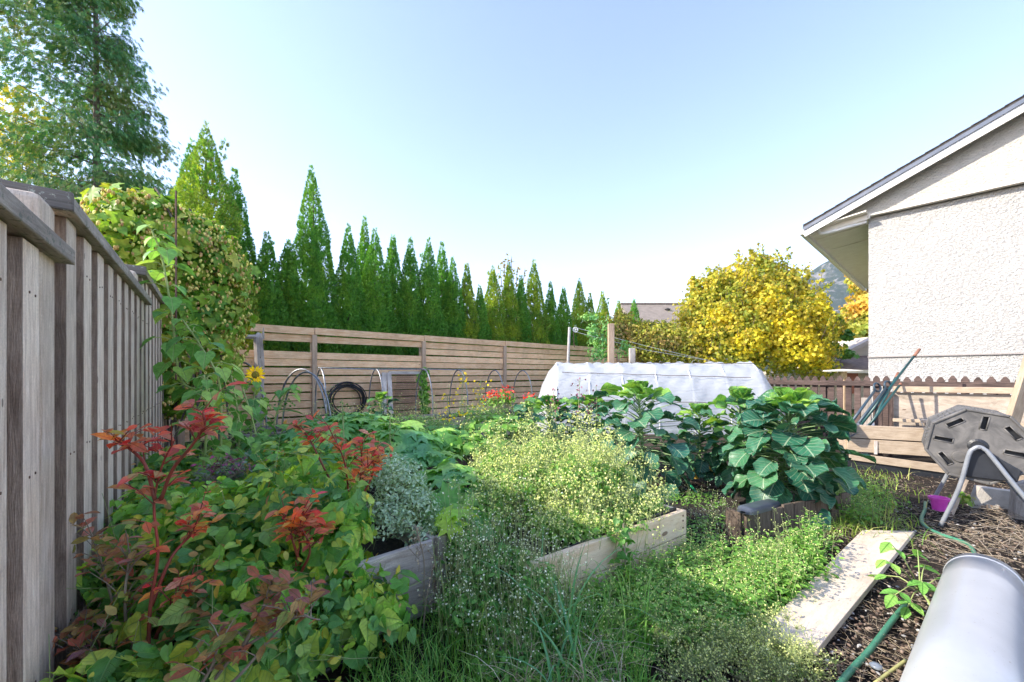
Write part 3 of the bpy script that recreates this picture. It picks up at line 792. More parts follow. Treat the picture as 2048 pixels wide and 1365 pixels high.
conifer(((312 - 1024) / F * 12.5, 12.5, 0), 6.6, 1.4, 50, 'small feathery cedar between the very tall cedar and the thujas', M['cedar'], 120, .8)

def broadleaf(base, clumps, n, size, mat, label, name='broadleaf_tree', tmpl=T_MAPLE, trunk_r=.14, group=None, cat='tree', zmin=-.7, limbs=9, rmin=.45, mats2=None, spikes=0, spl=1.0):
    """clumps: ellipsoids in world units"""
    t = thing(name, base, label, cat, group); base = Vector(base); top = max(c[2] for c in clumps)
    mb = MB(); mid = base + Vector((0, 0, max(.3, top * .3)))
    mb.tube([base, mid, base + Vector((.1, 0, top * .75))], [trunk_r, trunk_r * .75, trunk_r * .2], 8); mb.build('trunk', M['bark'], t)
    lb = MB()
    for c in random.sample(clumps, min(limbs, len(clumps))):
        e = Vector(c[:3]); m = mid.lerp(e, .5) + Vector((0, 0, -.1))
        lb.tube([mid, m, e], [trunk_r * .5, trunk_r * .28, .012], 5)
    lb.build('limbs', M['bark'], t)
    P, Nn = ell(clumps, n, rmin, 1.12, zmin, .55)
    k = len(P)
    parts = [(tmpl, P, tang(Nn, .9), Nn, rng.uniform(size * .7, size * 1.3, k))]
    scatter(parts, 'crown', mat, t)
    if spikes:
        Q, Qn = ell(clumps, spikes, .92, 1.04, .0, .3); Qd = nrmz(Qn * .6 + np.array([0, 0, .9]) + rng.normal(size=Q.shape) * .25); LL = rng.uniform(.25, .8, (len(Q), 1)) * spl
        sticks(Q - Qd * .4, Q + Qd * LL, .012, 'twigs', M['bark'], t)
        rep = 16; u = rng.uniform(-.1, 1, (len(Q) * rep, 1)); Pq = np.repeat(Q, rep, 0) + np.repeat(Qd * LL, rep, 0) * u + rng.normal(size=(len(Q) * rep, 3)) * .05 * spl * (1.3 - u)
        scatter([(tmpl, Pq, tang(rdir(len(Pq), .4), .6), rdir(len(Pq), .5), rng.uniform(size * .7, size * 1.3, len(Pq)))], 'twig_leaves', mat, t)
    if mats2:
        (E2, n2, m2) = mats2
        P, Nn = ell(E2, n2, .6, 1.12, zmin, .55)
        scatter([(tmpl, P, tang(Nn, .9), Nn, rng.uniform(size * .7, size * 1.3, len(P)))], 'yellow_foliage', m2, t)
    return t
def clump(px, py, Y, rpx, rz=None, ry=None):
    c = at(px, py, Y); r = rpx / F * Y
    return (c.x, c.y, c.z, r, (ry or r), (rz / F * Y if rz else r))
# yellow leaves glimpsed behind the dark cedars
cl = [clump(30, 215, 14, 45), clump(85, 240, 14, 24), clump(10, 280, 14.3, 60), clump(45, 330, 14, 50), clump(95, 350, 14, 30), clump(60, 280, 14.5, 40)]
broadleaf(((50 - 1024) / F * 14, 14, 0), cl, 1100, .13, M['yellow'], 'yellow leaved tree showing through the dark cedars at the left edge')

# yellow tree cluster in the middle right
Y = 15.5
cl = [clump(1430, 590, Y, 48), clump(1400, 640, Y, 52), clump(1470, 600, Y - .6, 55), clump(1520, 555, Y, 42), clump(1525, 528, Y, 17), clump(1500, 640, Y - 1, 75), clump(1560, 600, Y, 65),
      clump(1588, 594, Y, 28), clump(1606, 640, Y - .3, 38), clump(1560, 680, Y - 1.2, 80), clump(1450, 700, Y - 1, 80), clump(1418, 605, Y, 38), clump(1390, 572, Y, 14), clump(1395, 690, Y, 45), clump(1620, 670, Y - .6, 45), clump(1600, 720, Y - 1, 60), clump(1424, 556, Y, 9), clump(1448, 560, Y, 8), clump(1385, 560, Y, 8), clump(1508, 512, Y, 8)]
for q_ in range(46):
    an_ = random.uniform(-.25, PI + .25); cl.append(clump(1515 + 138 * math.cos(an_) * random.uniform(.8, 1.02), 655 - 112 * math.sin(an_) * random.uniform(.85, 1.02), Y - random.uniform(-.5, 1.2), random.uniform(7, 14), random.uniform(9, 20)))
EX = [clump(1640, 600, Y - 1, 14), clump(1655, 660, Y - .8, 20), clump(1625, 640, Y - 1.2, 36), clump(1590, 700, Y - 2.0, 44), clump(1630, 720, Y - 1.6, 30), clump(1570, 650, Y - 2.0, 32), clump(1540, 600, Y - 1.8, 26), clump(1480, 560, Y - 1, 20), clump(1500, 690, Y - 2.2, 30), clump(1440, 640, Y - 1.4, 24)]
broadleaf(((1510 - 1024) / F * Y, Y, 0), cl, 36000, .095, M['yellow'], 'wide golden yellow broadleaf tree behind the plastic tunnel', mats2=(EX, 4200, M['yellow2']), limbs=14, spikes=260, spl=.9)
cl = [clump(1650, 640, 15.2, 26, 12), clump(1680, 672, 15.2, 22, 10), clump(1655, 700, 15.2, 26, 14), clump(1690, 710, 15.2, 16, 8), clump(1640, 735, 15, 24, 16)]
broadleaf(((1640 - 1024) / F * 15.2, 15.2, 0), cl, 1300, .17, M['weed_d'], 'small dark leaved cherry branches right of the golden yellow tree', trunk_r=.06)
cl = [clump(1748, 630, 24, 44), clump(1722, 665, 24, 30), clump(1740, 680, 24, 62), clump(1690, 690, 23.5, 36), clump(1735, 560, 24, 28), clump(1765, 590, 24.5, 50), clump(1720, 730, 24, 60)]
broadleaf(((1735 - 1024) / F * 24, 24, 0), cl, 7000, .22, M['orange'], 'orange turning tree beside the corner of the white stucco house', spikes=60, spl=1.2)
# low yellowing bush between hedge and golden tree
cl = [clump(1235, 680, 14.8, 45), clump(1280, 700, 14.5, 46), clump(1320, 700, 14.5, 48), clump(1360, 700, 14.5, 45), clump(1290, 668, 15, 26), clump(1330, 668, 15, 24), clump(1245, 655, 15.5, 26)]
broadleaf(((1300 - 1024) / F * 14.6, 14.6, 0), cl, 9000, .11, M['bushy'], 'low tangled yellow brown bush left of the golden tree', name='garden_bush', tmpl=T_OVAL, trunk_r=.05, cat='bush', spikes=110, spl=.45)
# thin leafy shoots behind the hedge
def shoots():
    Y = 14.6; base = Vector(((1020 - 1024) / F * Y, Y, 0))
    t = thing('sapling_tree', base, 'thin shoots with red tinged leaves standing above the hedge', 'tree')
    mb = MB(); P = []
    for (x, y) in ((1000, 535), (1008, 520), (1016, 515), (1023, 513), (1035, 535), (1050, 538), (985, 545)):
        tip = at(x, y, Y); pts = [base + Vector((0, 0, 1.5)), base.lerp(tip, .6) + Vector((0, 0, .6)), tip]; mb.tube(pts, [.03, .02, .006], 4)
        for k in range(42):
            u = random.uniform(.6, 1.0); q = pts[1].lerp(tip, (u - .6) / .4); P.append(q + Vector((random.gauss(0, .07), random.gauss(0, .07), random.gauss(0, .05))))
    mb.build('trunk', M['bark'], t); P = arr(P); Nn = rdir(len(P), .3)
    scatter([(T_OVAL, P, tang(Nn), Nn, rng.uniform(.09, .15, len(P)))], 'crown', M['orange'], t)
shoots()

# ------------------------------------------------------------------ hop vine on the fence corner
def hop_vine():
    base = lf(4.6, .1)
    t = thing('hop_vine', base, 'huge hop vine hung with pale cones over the fence corner', 'vine')
    E = [clump(262, 470, 4.3, 62, 80, .40), clump(330, 500, 4.6, 90, 85, .45), clump(240, 428, 4.4, 45, 36, .3), clump(300, 425, 4.5, 48, 32, .3), clump(395, 520, 4.9, 75, 75, .45), clump(440, 560, 5.1, 52, 62, .4),
         clump(390, 620, 5.0, 85, 80, .45), clump(350, 690, 4.9, 62, 90, .4), clump(420, 700, 5.0, 52, 70, .35), clump(340, 600, 4.7, 60, 90, .4), clump(375, 790, 4.9, 60, 50, .35), clump(385, 460, 4.9, 40, 30, .3), clump(463, 640, 5.2, 22, 40, .25)]
    mb = MB()
    for k in range(16):
        e = random.choice(E); p = Vector(e[:3]); b = base + Vector((random.uniform(-.3, .5), random.uniform(-.2, .6), 0))
        mb.tube(curve_pts([b, b.lerp(p, .4) + Vector((random.uniform(-.2, .2), 0, .2)), p + Vector((0, 0, .2)), p + Vector((random.uniform(-.5, .5), random.uniform(-.3, .3), -.2))], 12), .012, 5)
    mb.build('stems', M['bark'], t)
    P, Nn = ell(E, 6200, .45, 1.18, -.9, .45)
    scatter([(T_MAPLE, P[:2600], tang(Nn[:2600], 1.2), Nn[:2600], rng.uniform(.09, .15, 2600)), (T_HEART, P[2600:], tang(Nn[2600:], 1.2), Nn[2600:], rng.uniform(.05, .10, len(P) - 2600))], 'leaves', M['hop'], t)
    P, Nn = ell(E, 4200, .98, 1.14, -.9, .3)
    D = rng.normal(size=P.shape) * .25 + np.array([0, 0, -1])
    scatter([(T_BUD, P, D, Nn, rng.uniform(.03, .058, len(P)))], 'cones', M['hopcone'], t, smooth=True)
hop_vine()
mb = MB(); mb.tube([at(352, 760, 4.1), at(352, 382, 4.1)], .009, 6)
tag(mb.build('metal_stake', M['rust']), 'thin dark metal stake rising through the hop vine', 'stake')

# ------------------------------------------------------------------ stucco house
HDr = Vector((0.669, -0.744, 0)).normalized(); HN = Vector((-0.744, -0.669, 0)).normalized()
HC = Vector((7.13, 8.0, 0))
def hp(t, o=0.0, z=0.0):
    p = HC + HDr * t + HN * o; p.z = z; return p
def stucco_mat(name, base, shade, edge):
    a = N(name); tc = a.n('TexCoord').outputs['Object']
    mp = a.n('Mapping'); mp.inputs['Scale'].default_value = (1, 1, 1.5); a.l(tc, mp.inputs['Vector'])
    n1 = a.noise(mp.outputs[0], 24, 5, 0.65, 0.5); n2 = a.noise(mp.outputs[0], 58, 4, 0.65, 1.4)
    pits = a.ramp(n2, [(0.34, (1, 1, 1)), (0.40, (0, 0, 0))])
    c = a.mix(a.ramp(a.noise(tc, 1.2, 4), [(0.3, (0, 0, 0)), (0.75, (1, 1, 1))]), base, shade); c = a.mix(a.math('MULTIPLY', pits, 0.6), c, (0.22, 0.19, 0.18))
    h = a.math('SUBTRACT', a.math('MULTIPLY', n1, 0.8), a.math('MULTIPLY', pits, 0.55))
    return a.fin(a.princ(c, 0.9, a.bump(h, 0.9, edge), spec=0.2))
M['stucco'] = stucco_mat('white stucco', (0.72, 0.70, 0.66), (0.64, 0.62, 0.585), 0.13)
M['stucco2'] = stucco_mat('cream gable stucco', (0.72, 0.68, 0.60), (0.66, 0.62, 0.54), 0.08)
M['trim'] = plain('cream trim', (0.78, 0.74, 0.66), (0.72, 0.67, 0.58), 0.6, 5, .15, 20)
M['white_trim'] = plain('white fascia', (0.82, 0.81, 0.79), (0.76, 0.75, 0.72), 0.45, 4)
M['drip'] = plain('grey drip edge', (0.09, 0.11, 0.15), (0.13, 0.15, 0.19), 0.4, 6)
M['shingle'] = plain('dark shingles', (0.03, 0.028, 0.028), (0.07, 0.062, 0.058), 0.9, 18, .6, 50)
M['soffit'] = plain('cream soffit boards', (0.86, 0.80, 0.68), (0.80, 0.73, 0.61), 0.7, 5)
def house():
    t = thing('stucco_house', HC, 'white stucco house with cream gable and dark shingle roof at the right edge', 'house')
    BACK = 8.0; W = 9.4; pitch = .435; ridge = W / 2
    def up(t_, z0=4.36): return z0 + pitch * (ridge - abs(t_ - ridge))
    poly = [hp(0, 0, -.2), hp(W, 0, -.2), hp(W, 0, 4.40), hp(0, 0, 4.40)]
    mb = MB(); mb.prism([hp(0, 0, 1.655), hp(W, 0, 1.655), hp(W, 0, 4.42), hp(0, 0, 4.42)], -HN * BACK); mb.build('wall', M['stucco'], t)
    mb = MB(); mb.prism([hp(0.0, .012, -.3), hp(W, .012, -.3), hp(W, .012, 1.64), hp(0.0, .012, 1.64)], -HN * (BACK + .02)); mb.build('foundation_wall', M['stucco'], t)
    mb = MB(); mb.board(hp(-.01, .018, 1.652), hp(W, .018, 1.652), .022, .05); mb.build('ledge', plain('grey flashing', (0.30, 0.27, 0.25), rough=.7), t)
    # projecting gable
    g = [hp(-.69, .10, 4.47), hp(W, .10, 4.47), hp(W, .10, up(W, 4.80)), hp(ridge, .10, up(ridge, 4.80)), hp(-.69, .10, up(0, 4.80) - .30)]
    mb = MB(); mb.prism(g, -HN * .35); mb.build('gable', M['stucco2'], t)
    mb = MB(); mb.board(hp(-.02, .085, 4.452), hp(W, .085, 4.452), .034, .12); mb.build('gable_trim', M['trim'], t)
    # roof slopes, overhanging 1.0 m at the eave and 0.36 m at the rake
    e0 = -1.0
    for s in (0, 1):
        mb = MB()
        ta, tb = (e0, ridge) if s == 0 else (W + 1.0, ridge)
        def z(t_): return 4.85 + pitch * ((t_) if s == 0 else (W - t_))
        q = [hp(ta, .40, z(ta)), hp(tb, .40, z(tb)), hp(tb, .40, z(tb) + .035), hp(ta, .40, z(ta) + .035)]
        mb.prism(q, -HN * (BACK + .8)); mb.build('roof', M['shingle'], t)
        # shingle butts showing along the rake
        mb = MB(); k = 0; L = abs(tb - ta)
        while k * .18 < L - .2:
            a0 = ta + (tb - ta) * (k * .18 / L); a1 = ta + (tb - ta) * ((k * .18 + .21) / L)
            mb.board(hp(a0, .2, z(a0) + .055), hp(a1, .2, z(a1) + .044), .014, .42); k += 1
        mb.build('shingles', M['shingle'], t)
        mb = MB(); mb.board(hp(ta, .385, z(ta) - .028), hp(tb, .385, z(tb) - .028), .065, .03); mb.build('drip_edge', M['drip'], t)
        mb = MB(); mb.board(hp(ta, .355, z(ta) - .12), hp(tb, .355, z(tb) - .12), .15, .035); mb.build('rake_board', M['white_trim'], t, bevel=.004)
        mb = MB(); mb.board(hp(ta + (.25 if s == 0 else -.25), .33, z(ta) - .135 + .25 * pitch), hp(tb, .33, z(tb) - .135), .11, .02); mb.build('rake_trim', M['trim'], t)
    # eave soffit, fascia, outrigger and gutter on the left side
    zs = 4.85 + pitch * e0
    mb = MB(); mb.prism([hp(e0 + .03, .33, zs - .03), hp(0.0, .33, 4.50), hp(0.0, .33, 4.48), hp(e0 + .03, .33, zs - .05)], -HN * (BACK + .6)); mb.build('soffit', M['soffit'], t)
    mb = MB(); mb.board(hp(e0 + .015, .33, zs - .045), hp(e0 + .015, -BACK - .3, zs - .045), .15, .025); mb.build('fascia', M['white_trim'], t, bevel=.003)
    mb = MB()
    prof = [(0, 0), (-.11, 0), (-.11, -.05), (-.085, -.10), (-.02, -.11), (0, -.10)]
    mb.prism([hp(e0 + x, .30, zs + .0 + z_) for x, z_ in prof], -HN * (BACK + .6)); mb.build('gutter', M['white_trim'], t, bevel=.006)
    for b in (0.12,):
        mb = MB(); mb.board(hp(e0 + .04, b, zs - .09), hp(-.003, b, 4.42), .1, .045); mb.build('outrigger', M['trim'], t)
    for b in (-.55, -1.75):
        mb = MB(); mb.board(hp(e0 + .06, b, zs - .052), hp(-.003, b, 4.47), .012, .05); mb.build('soffit_batten', M['soffit'], t)
    mb = MB(); mb.tube(curve_pts([hp(e0 + .22, .12, zs - .02), hp(e0 + .24, .12, zs - .10), hp(e0 + .34, .12, zs - .135), hp(-.3, .10, zs - .10), hp(-.02, .06, zs - .06)], 20), .035, 8); mb.build('downpipe', M['white_trim'], t, smooth=True)
    mb = MB(); mb.box(hp(.02, .135, 4.43), (.03, .03, .10)); mb.build('bracket', M['trim'], t)
house()

# ------------------------------------------------------------------ two houses farther away
def far_houses():
    Y = 30
    b = at(1290, 750, Y); b.z = 0
    t = thing('bungalow', b, 'distant house whose long tan shingle roof shows right of the hedge', 'house')
    z0, z1 = at(0, 640, Y).z, at(0, 606, Y).z
    xa, xb = at(1262, 0, Y).x, at(1460, 0, Y).x
    mb = MB(); mb.box(((xa + xb) / 2, Y + 3, z0 / 2 - .2), (xb - xa - 1, 6, z0 + .2)); mb.build('wall', plain('pale siding', (0.6, 0.56, 0.5), rough=.8), t)
    mb = MB(); mb.prism([(xa, Y - .5, z0 - .3), (xa + .0, Y + 3, z1 + .45), (xa, Y + 6.5, z0 - .3)], (xb - xa, 0, .0)); o = mb.build('roof', plain('tan shingles', (0.20, 0.165, 0.135), (0.27, 0.225, 0.185), .9, 3, .5, 14), t)
    mb = MB()
    x = xa + .1
    while x < xb - .1:
        mb.box((x, Y + 2.95, z1 + .48), (.22, .3, .08)); x += .27
    mb.build('ridge_caps', plain('ridge tiles', (0.34, 0.28, 0.24), rough=.9), t)
    mb = MB(); mb.lathe([(.0, .0), (.16, 0), (.16, .18), (.24, .22), (.0, .34)], (at(1353, 0, Y).x, Y + 1.7, z0 + .85), 12); mb.build('roof_vent', M['shingle'], t)
    # brown shed-like house beyond the pickets
    Y = 15; b = at(1730, 750, Y); b.z = 0
    t = thing('brown_bungalow', b, 'low house with brown shingles and cream gable beyond the picket fence', 'house')
    sid = N('beige lap siding'); tc = sid.n('TexCoord').outputs['Object']; sx = sid.n('SeparateXYZ'); sid.l(tc, sx.inputs[0])
    fr = sid.math('FRACT', sid.math('MULTIPLY', sx.outputs[2], 7.5))
    c = sid.mix(sid.ramp(fr, [(0.0, (0, 0, 0)), (0.08, (1, 1, 1))]), (0.22, 0.18, 0.14), (0.62, 0.52, 0.40))
    sid = sid.fin(sid.princ(c, .7, sid.bump(fr, .5, .02)))
    ax, bx = at(1600, 0, Y).x, at(1900, 0, Y).x
    mb = MB(); mb.prism([(ax, Y, 0), (bx, Y, 0), (bx, Y, at(0, 742, Y).z), (ax, Y, at(0, 742, Y).z)], (0, 3, 0)); mb.build('wall', sid, t)
    zl, zh = at(0, 742, Y).z, at(0, 712, Y).z
    mb = MB(); mb.prism([(ax - .2, Y - .5, zl), (bx, Y - .5, zl), (bx, Y + 1.2, zh), (ax + 1.5, Y + 1.2, zh)], (0, 0.05, .06)); mb.build('roof', plain('brown shingles', (0.20, 0.13, 0.10), (0.30, 0.21, 0.16), .9, 6, .5, 18), t)
    g0 = at(1655, 726, Y + 1.3); g1 = at(1760, 672, Y + 1.3); g2 = at(1865, 726, Y + 1.3)
    mb = MB(); mb.prism([g0 - Vector((0, 0, .2)), g2 - Vector((0, 0, .2)), g1], (0, 2.5, 0)); mb.build('gable', sid, t)
    mb = MB(); mb.board(g0 + Vector((-.2, -.1, -.02)), g1 + Vector((0, -.1, .08)), .14, .3); mb.board(g1 + Vector((0, -.1, .08)), g2 + Vector((.2, -.1, -.02)), .14, .3); mb.build('barge_board', plain('weathered barge', (0.52, 0.42, 0.34), rough=.7), t)
    mb = MB(); mb.box(((ax + bx) / 2, Y - .52, zl - .03), (bx - ax + .2, .06, .12)); mb.build('fascia', M['trim'], t)
    mb = MB(); mb.box((at(1700, 0, Y).x, Y - .04, 1.0), (.5, .05, .8)); mb.build('window', plain('red brown panel', (0.42, 0.12, 0.06), rough=.5), t)
    # table umbrella by that house
    c = at(1685, 741, 12.5)
    t = thing('patio_table', (c.x, c.y, 0), 'round white patio table glimpsed beyond the picket fence', 'table')
    mb = MB(); mb.lathe([(0, .04), (.48, .0), (.5, -.03), (0, -.03)], c, 24); mb.build('tabletop', M['white_trim'], t)
    mb = MB(); mb.tube([(c.x, c.y, 0), (c.x, c.y, c.z - .03)], .11, 10); mb.build('leg', M['post_wood'], t)
far_houses()

# ------------------------------------------------------------------ picket fence
PD = Vector((0.555, -0.832, 0)).normalized(); PN = Vector((-0.832, -0.555, 0)).normalized()
def pf(Y, off=0.0, z=0.0):
    p = Vector((11.06 - .6675 * Y, Y, 0)) + PN * off; p.z = z; return p
def picket_fence():
    t = thing('picket_fence', pf(7.5), 'dark weathered picket fence with pointed tips before the house', 'fence')
    Y = 9.6; mb = MB(); k = 0
    while Y > 4.9:
        j = random.uniform(-.012, .012); c = pf(Y, 0, 0); w = .045; zt = 1.275 + j
        prof = [c - PD * w + Vector((0, 0, -.05)), c + PD * w + Vector((0, 0, -.05)), c + PD * w + Vector((0, 0, zt - .055)), c + PD * .012 + Vector((0, 0, zt)), c - PD * .012 + Vector((0, 0, zt)), c - PD * w + Vector((0, 0, zt - .055))]
        mb.prism(prof, -PN * .02); Y -= .108; k += 1
    mb.build('picket_panel', M['picket_wood'], t, bevel=.002)
    for z, off in ((1.145, .025), (.35, .025)):
        r = MB(); r.board(pf(9.6, off + .012, z), pf(4.9, off + .012, z), .09, .04); r.build('rail', M['picket_wood'], t, bevel=.005)
    for Y in (9.5, 7.6, 5.9):
        r = MB(); r.board(pf(Y, -.08, -.1), pf(Y, -.08, 1.2), .09, .09, up=PD); r.build('post', M['picket_wood'], t, bevel=.005)
picket_fence()

# ------------------------------------------------------------------ plastic tunnel
def tunnel():
    A = Vector((.92, 8.25, 0)); B = Vector((4.62, 7.85, 0)); ax = (B - A).normalized(); sd_ = Vector((ax.y, -ax.x, 0))  # towards camera
    t = thing('plastic_tunnel', A.lerp(B, .5), 'low tunnel of milky plastic sheet stretched over hoops', 'tunnel')
    L = (B - A).length; ztop = 1.55; z0 = .15; wd = .82
    def prof(a, s=1.0): return (math.cos(a) * wd * s, z0 + (ztop - z0) * max(0, math.sin(a)) ** .82 * (1 - (1 - s) * .9))
    hoops = [.0, .62, 1.24, 1.86, 2.48, 3.10, L]
    for h in hoops:
        mb = MB(); c = A + ax * h
        mb.tube([c + sd_ * prof(PI * k / 18)[0] * .985 + Vector((0, 0, prof(PI * k / 18)[1] - .012)) for k in range(19)], .013, 6); mb.build('hoop', M['white_trim'], t, smooth=True)
    v = []; f = []; S = []
    na = 28
    st = [(-.42, .30), (-.30, .62), (-.16, .86), (0, 1.0)]
    for i in range(1, 60): st.append((L * i / 60, 1.0 - .022 * abs(math.sin(PI * (L * i / 60) / .62))))
    st += [(L, 1.0), (L + .16, .88), (L + .38, .60), (L + .62, .28)]
    for i, (s, k) in enumerate(st):
        for j in range(na + 1):
            a = PI * j / na; y, z = prof(a, k)
            if s < 0 or s > L: z += .03 * math.sin(j * 2.3) * min(1, abs(s if s < 0 else s - L) * 4)
            rp = (1 + .012 * math.sin(s * 9 + j * .9) + .010 * math.sin(s * 23 - j * 1.7))
            p = A + ax * s + sd_ * y * rp; v.append((p.x, p.y, z * rp))
    n1 = na + 1
    for i in range(len(st) - 1):
        for j in range(na): f.append((i * n1 + j, i * n1 + j + 1, (i + 1) * n1 + j + 1, (i + 1) * n1 + j))
    mb = MB(); mb.v = [Vector(p) for p in v]; mb.f = f
    a = N('milky polythene'); tc = a.n('TexCoord').outputs['Object']
    mp = a.n('Mapping'); mp.inputs['Scale'].default_value = (1.1, 1.1, 7.0); mp.inputs['Rotation'].default_value = (0, .0, .1); a.l(tc, mp.inputs['Vector'])
    w = a.noise(mp.outputs[0], 2.2, 5, .6, .6)
    nr = a.bump(w, .45, .08)
    p = a.princ((0.74, 0.76, 0.79), .22, nr, spec=.6)
    tr = a.n('BsdfTranslucent'); tr.inputs[0].default_value = (.82, .84, .88, 1); a.l(nr, tr.inputs['Normal'])
    tp = a.n('BsdfTransparent')
    m1 = a.n('MixShader'); m1.inputs[0].default_value = .45; a.l(p.outputs[0], m1.inputs[1]); a.l(tr.outputs[0], m1.inputs[2])
    m2 = a.n('MixShader'); m2.inputs[0].default_value = .14; a.l(m1.outputs[0], m2.inputs[1]); a.l(tp.outputs[0], m2.inputs[2])
    mb.build('plastic_sheet', a.fin(m2), t, smooth=True)
    # tie strings
    for (s0, s1, a0, a1) in ((.0, L, .14, .12), (.1, L - .2, .30, .26), (1.6, L, .42, .40)):
        mb = MB(); pts = []
        for k in range(25):
            u = k / 24; s = s0 + (s1 - s0) * u; a_ = PI * (a0 + (a1 - a0) * u); y, z = prof(a_)
            q = A + ax * s + sd_ * (y * 1.02 + .006); pts.append(Vector((q.x, q.y, z * 1.018 - .012 * math.sin(u * PI * 6) ** 2)))
        mb.tube(pts, .0055, 4); mb.build('tie_string', M['picket_wood'], t)
    # bed frame below
    mb = MB(); mb.board(A + sd_ * .86 - ax * .3 + Vector((0, 0, .1)), B + sd_ * .86 + ax * .2 + Vector((0, 0, .1)), .25, .04); mb.build('bed_board', M['dark_wood'], t)
tunnel()

# ------------------------------------------------------------------ clothesline and posts
def clothes():
    Y = 11.2
    a0 = at(1131, 790, Y); a0.z = 0; a1 = at(1139, 655, Y)
    t = thing('clothesline_pole', a0, 'slim leaning white pole carrying the clothesline pulley', 'pole')
    mb = MB(); mb.tube([a0, a1], [.045, .036], 10); mb.build('pole', plain('peeling white paint', (0.62, 0.60, 0.57), (0.38, 0.34, 0.31), .7, 12), t)
    mb = MB(); mb.tube([a1 + Vector((0, -.03, -.02)), at(1146, 658, Y)], .008, 5); mb.build('hook', M['metal'], t)
    c = at(1151, 660, Y)
    mb = MB(); pr = []
    for k in range(25):
        an = 2 * PI * k / 24; pr.append(c + Vector((math.cos(an) * .065, 0, math.sin(an) * .065)))
    mb.tube(pr, .013, 6, cap=False)
    for k in range(5):
        an = 2 * PI * k / 5; mb.tube([c, c + Vector((math.cos(an) * .06, 0, math.sin(an) * .06))], .010, 5)
    mb.lathe([(0, -.02), (.02, -.02), (.02, .02), (0, .02)], c, 10, axis=Vector((0, 1, 0))); mb.build('pulley', plain('white nylon', (0.75, 0.74, 0.72), rough=.4), t)
    e = at(1420, 722, 13)
    for dz in (.06, -.06):
        mb = MB(); mb.tube([c + Vector((0, 0, dz)), c.lerp(e, .5) + Vector((0, 0, dz - .06)), e], .006, 4); mb.build('line', M['white_trim'], t)
    mb = MB(); mb.tube([at(1147, 664, Y), at(1147, 680, Y), at(1149, 695, Y)], [.012, .01, .016], 6); mb.build('peg_strap', M['rust'], t)
    for (px, py, w, Yp, lb) in ((1222, 648, .15, 10.3, 'tall square pale post behind the plastic tunnel'), (1264, 697, .15, 10.9, 'short grey post stub right of the tall square post')):
        b = at(px, 750, Yp); b.z = 0
        mb = MB(); mb.box((b.x, b.y, (at(0, py, Yp).z) / 2), (w, w * .8, at(0, py, Yp).z)); tag(mb.build('wooden_post', M['bed_wood'] if px > 1250 else M['post_wood'], bevel=.008), lb, 'post')
    # vine climbing around the lines
    E = [clump(1200, 700, 11.5, 26, 30, .3), clump(1185, 665, 11.5, 14, 22, .2), clump(1180, 634, 11.8, 22, 8, .2), clump(1212, 660, 11.6, 12, 25, .2), clump(1250, 700, 11.8, 14, 18, .2)]
    b = at(1200, 750, 11.5); b.z = 0
    t = thing('climbing_vine', b, 'sparse vine tangled on the clothesline beside the tall square post', 'vine')
    P, Nn = ell(E, 900, .3, 1.2, -.9, .6); scatter([(T_OVAL, P, tang(Nn), Nn, rng.uniform(.06, .11, len(P)))], 'leaves', M['squash'], t)
    i = rng.integers(0, len(P), 60); sticks(P[i], P[np.roll(i, 1)] * .5 + P[i] * .5, .006, 'stems', M['finestem'], t)
clothes()

# ------------------------------------------------------------------ hoops, hose coil, mesh frame along the slat fence
def hoop(base, dirv, half, ztop, label, z0=.3, name='garden_hoop', mat='metal', tilt=0.0):
    base = Vector(base); dirv = Vector(dirv).normalized()
    pts = []
    for k in range(25):
        a = PI * k / 24; pts.append(base + dirv * (-half * math.cos(a)) + Vector((0, 0, z0 + (ztop - z0) * min(1, (math.sin(a)) ** .85))) + Vector((0, tilt * math.sin(a), 0)))
    mb = MB(); mb.tube([pts[0] - Vector((0, 0, .3))] + pts + [pts[-1] - Vector((0, 0, .3))], .0125, 7)
    o = mb.build(name, M[mat], smooth=True); tag(o, label, 'hoop', 'bent pipe hoops over the back beds')
def rw(px): return 8992 / (1990 - px)
def rowp(Y, off=0.0, z=0.0):
    p = Vector((-11.24 + 1.2075 * Y, Y, 0)) + BN * off; p.z = z; return p
lbs = {641: 'narrow grey hoop at the left end of the long ridge bar', 752: 'grey hoop between the hose coil and the leaning mesh frame', 848: 'grey hoop in front of the right side of the mesh frame',
       917: 'grey hoop with yellow dill growing up beside it', 989: 'grey hoop above the red flowers', 1045: 'last grey hoop right beside the plastic tunnel'}
for px, lb in lbs.items(): hoop(rowp(rw(px)), BN, .36, 1.40, lb, .55)
def hoop_px(x0, x1, ytop, Y, label, Y2=None):
    a = at(x0, HOR, Y); b = at(x1, HOR, Y2 or Y); a.z = b.z = 0; c = (a + b) / 2
    hoop(c, b - a, (b - a).length / 2, H + (HOR - ytop) / F * Y, label, .4)
hoop_px(438, 534, 726, 5.4, 'dark grey hoop behind the open sunflower', 5.2)
hoop_px(553, 655, 739, 5.9, 'taller of the two hoops left of the ridge bar', 5.7)
hoop_px(564, 664, 745, 5.5, 'front hoop of the pair left of the ridge bar', 5.2)
mb = MB(); mb.tube([rowp(rw(636), 0, 1.415), rowp(rw(752), 0, 1.40), rowp(rw(848), 0, 1.41), rowp(rw(930), 0, 1.405)], .012, 6)
tag(mb.build('ridge_bar', M['metal'], smooth=True), 'thin grey ridge pipe lying along the tops of the bed hoops', 'pipe')
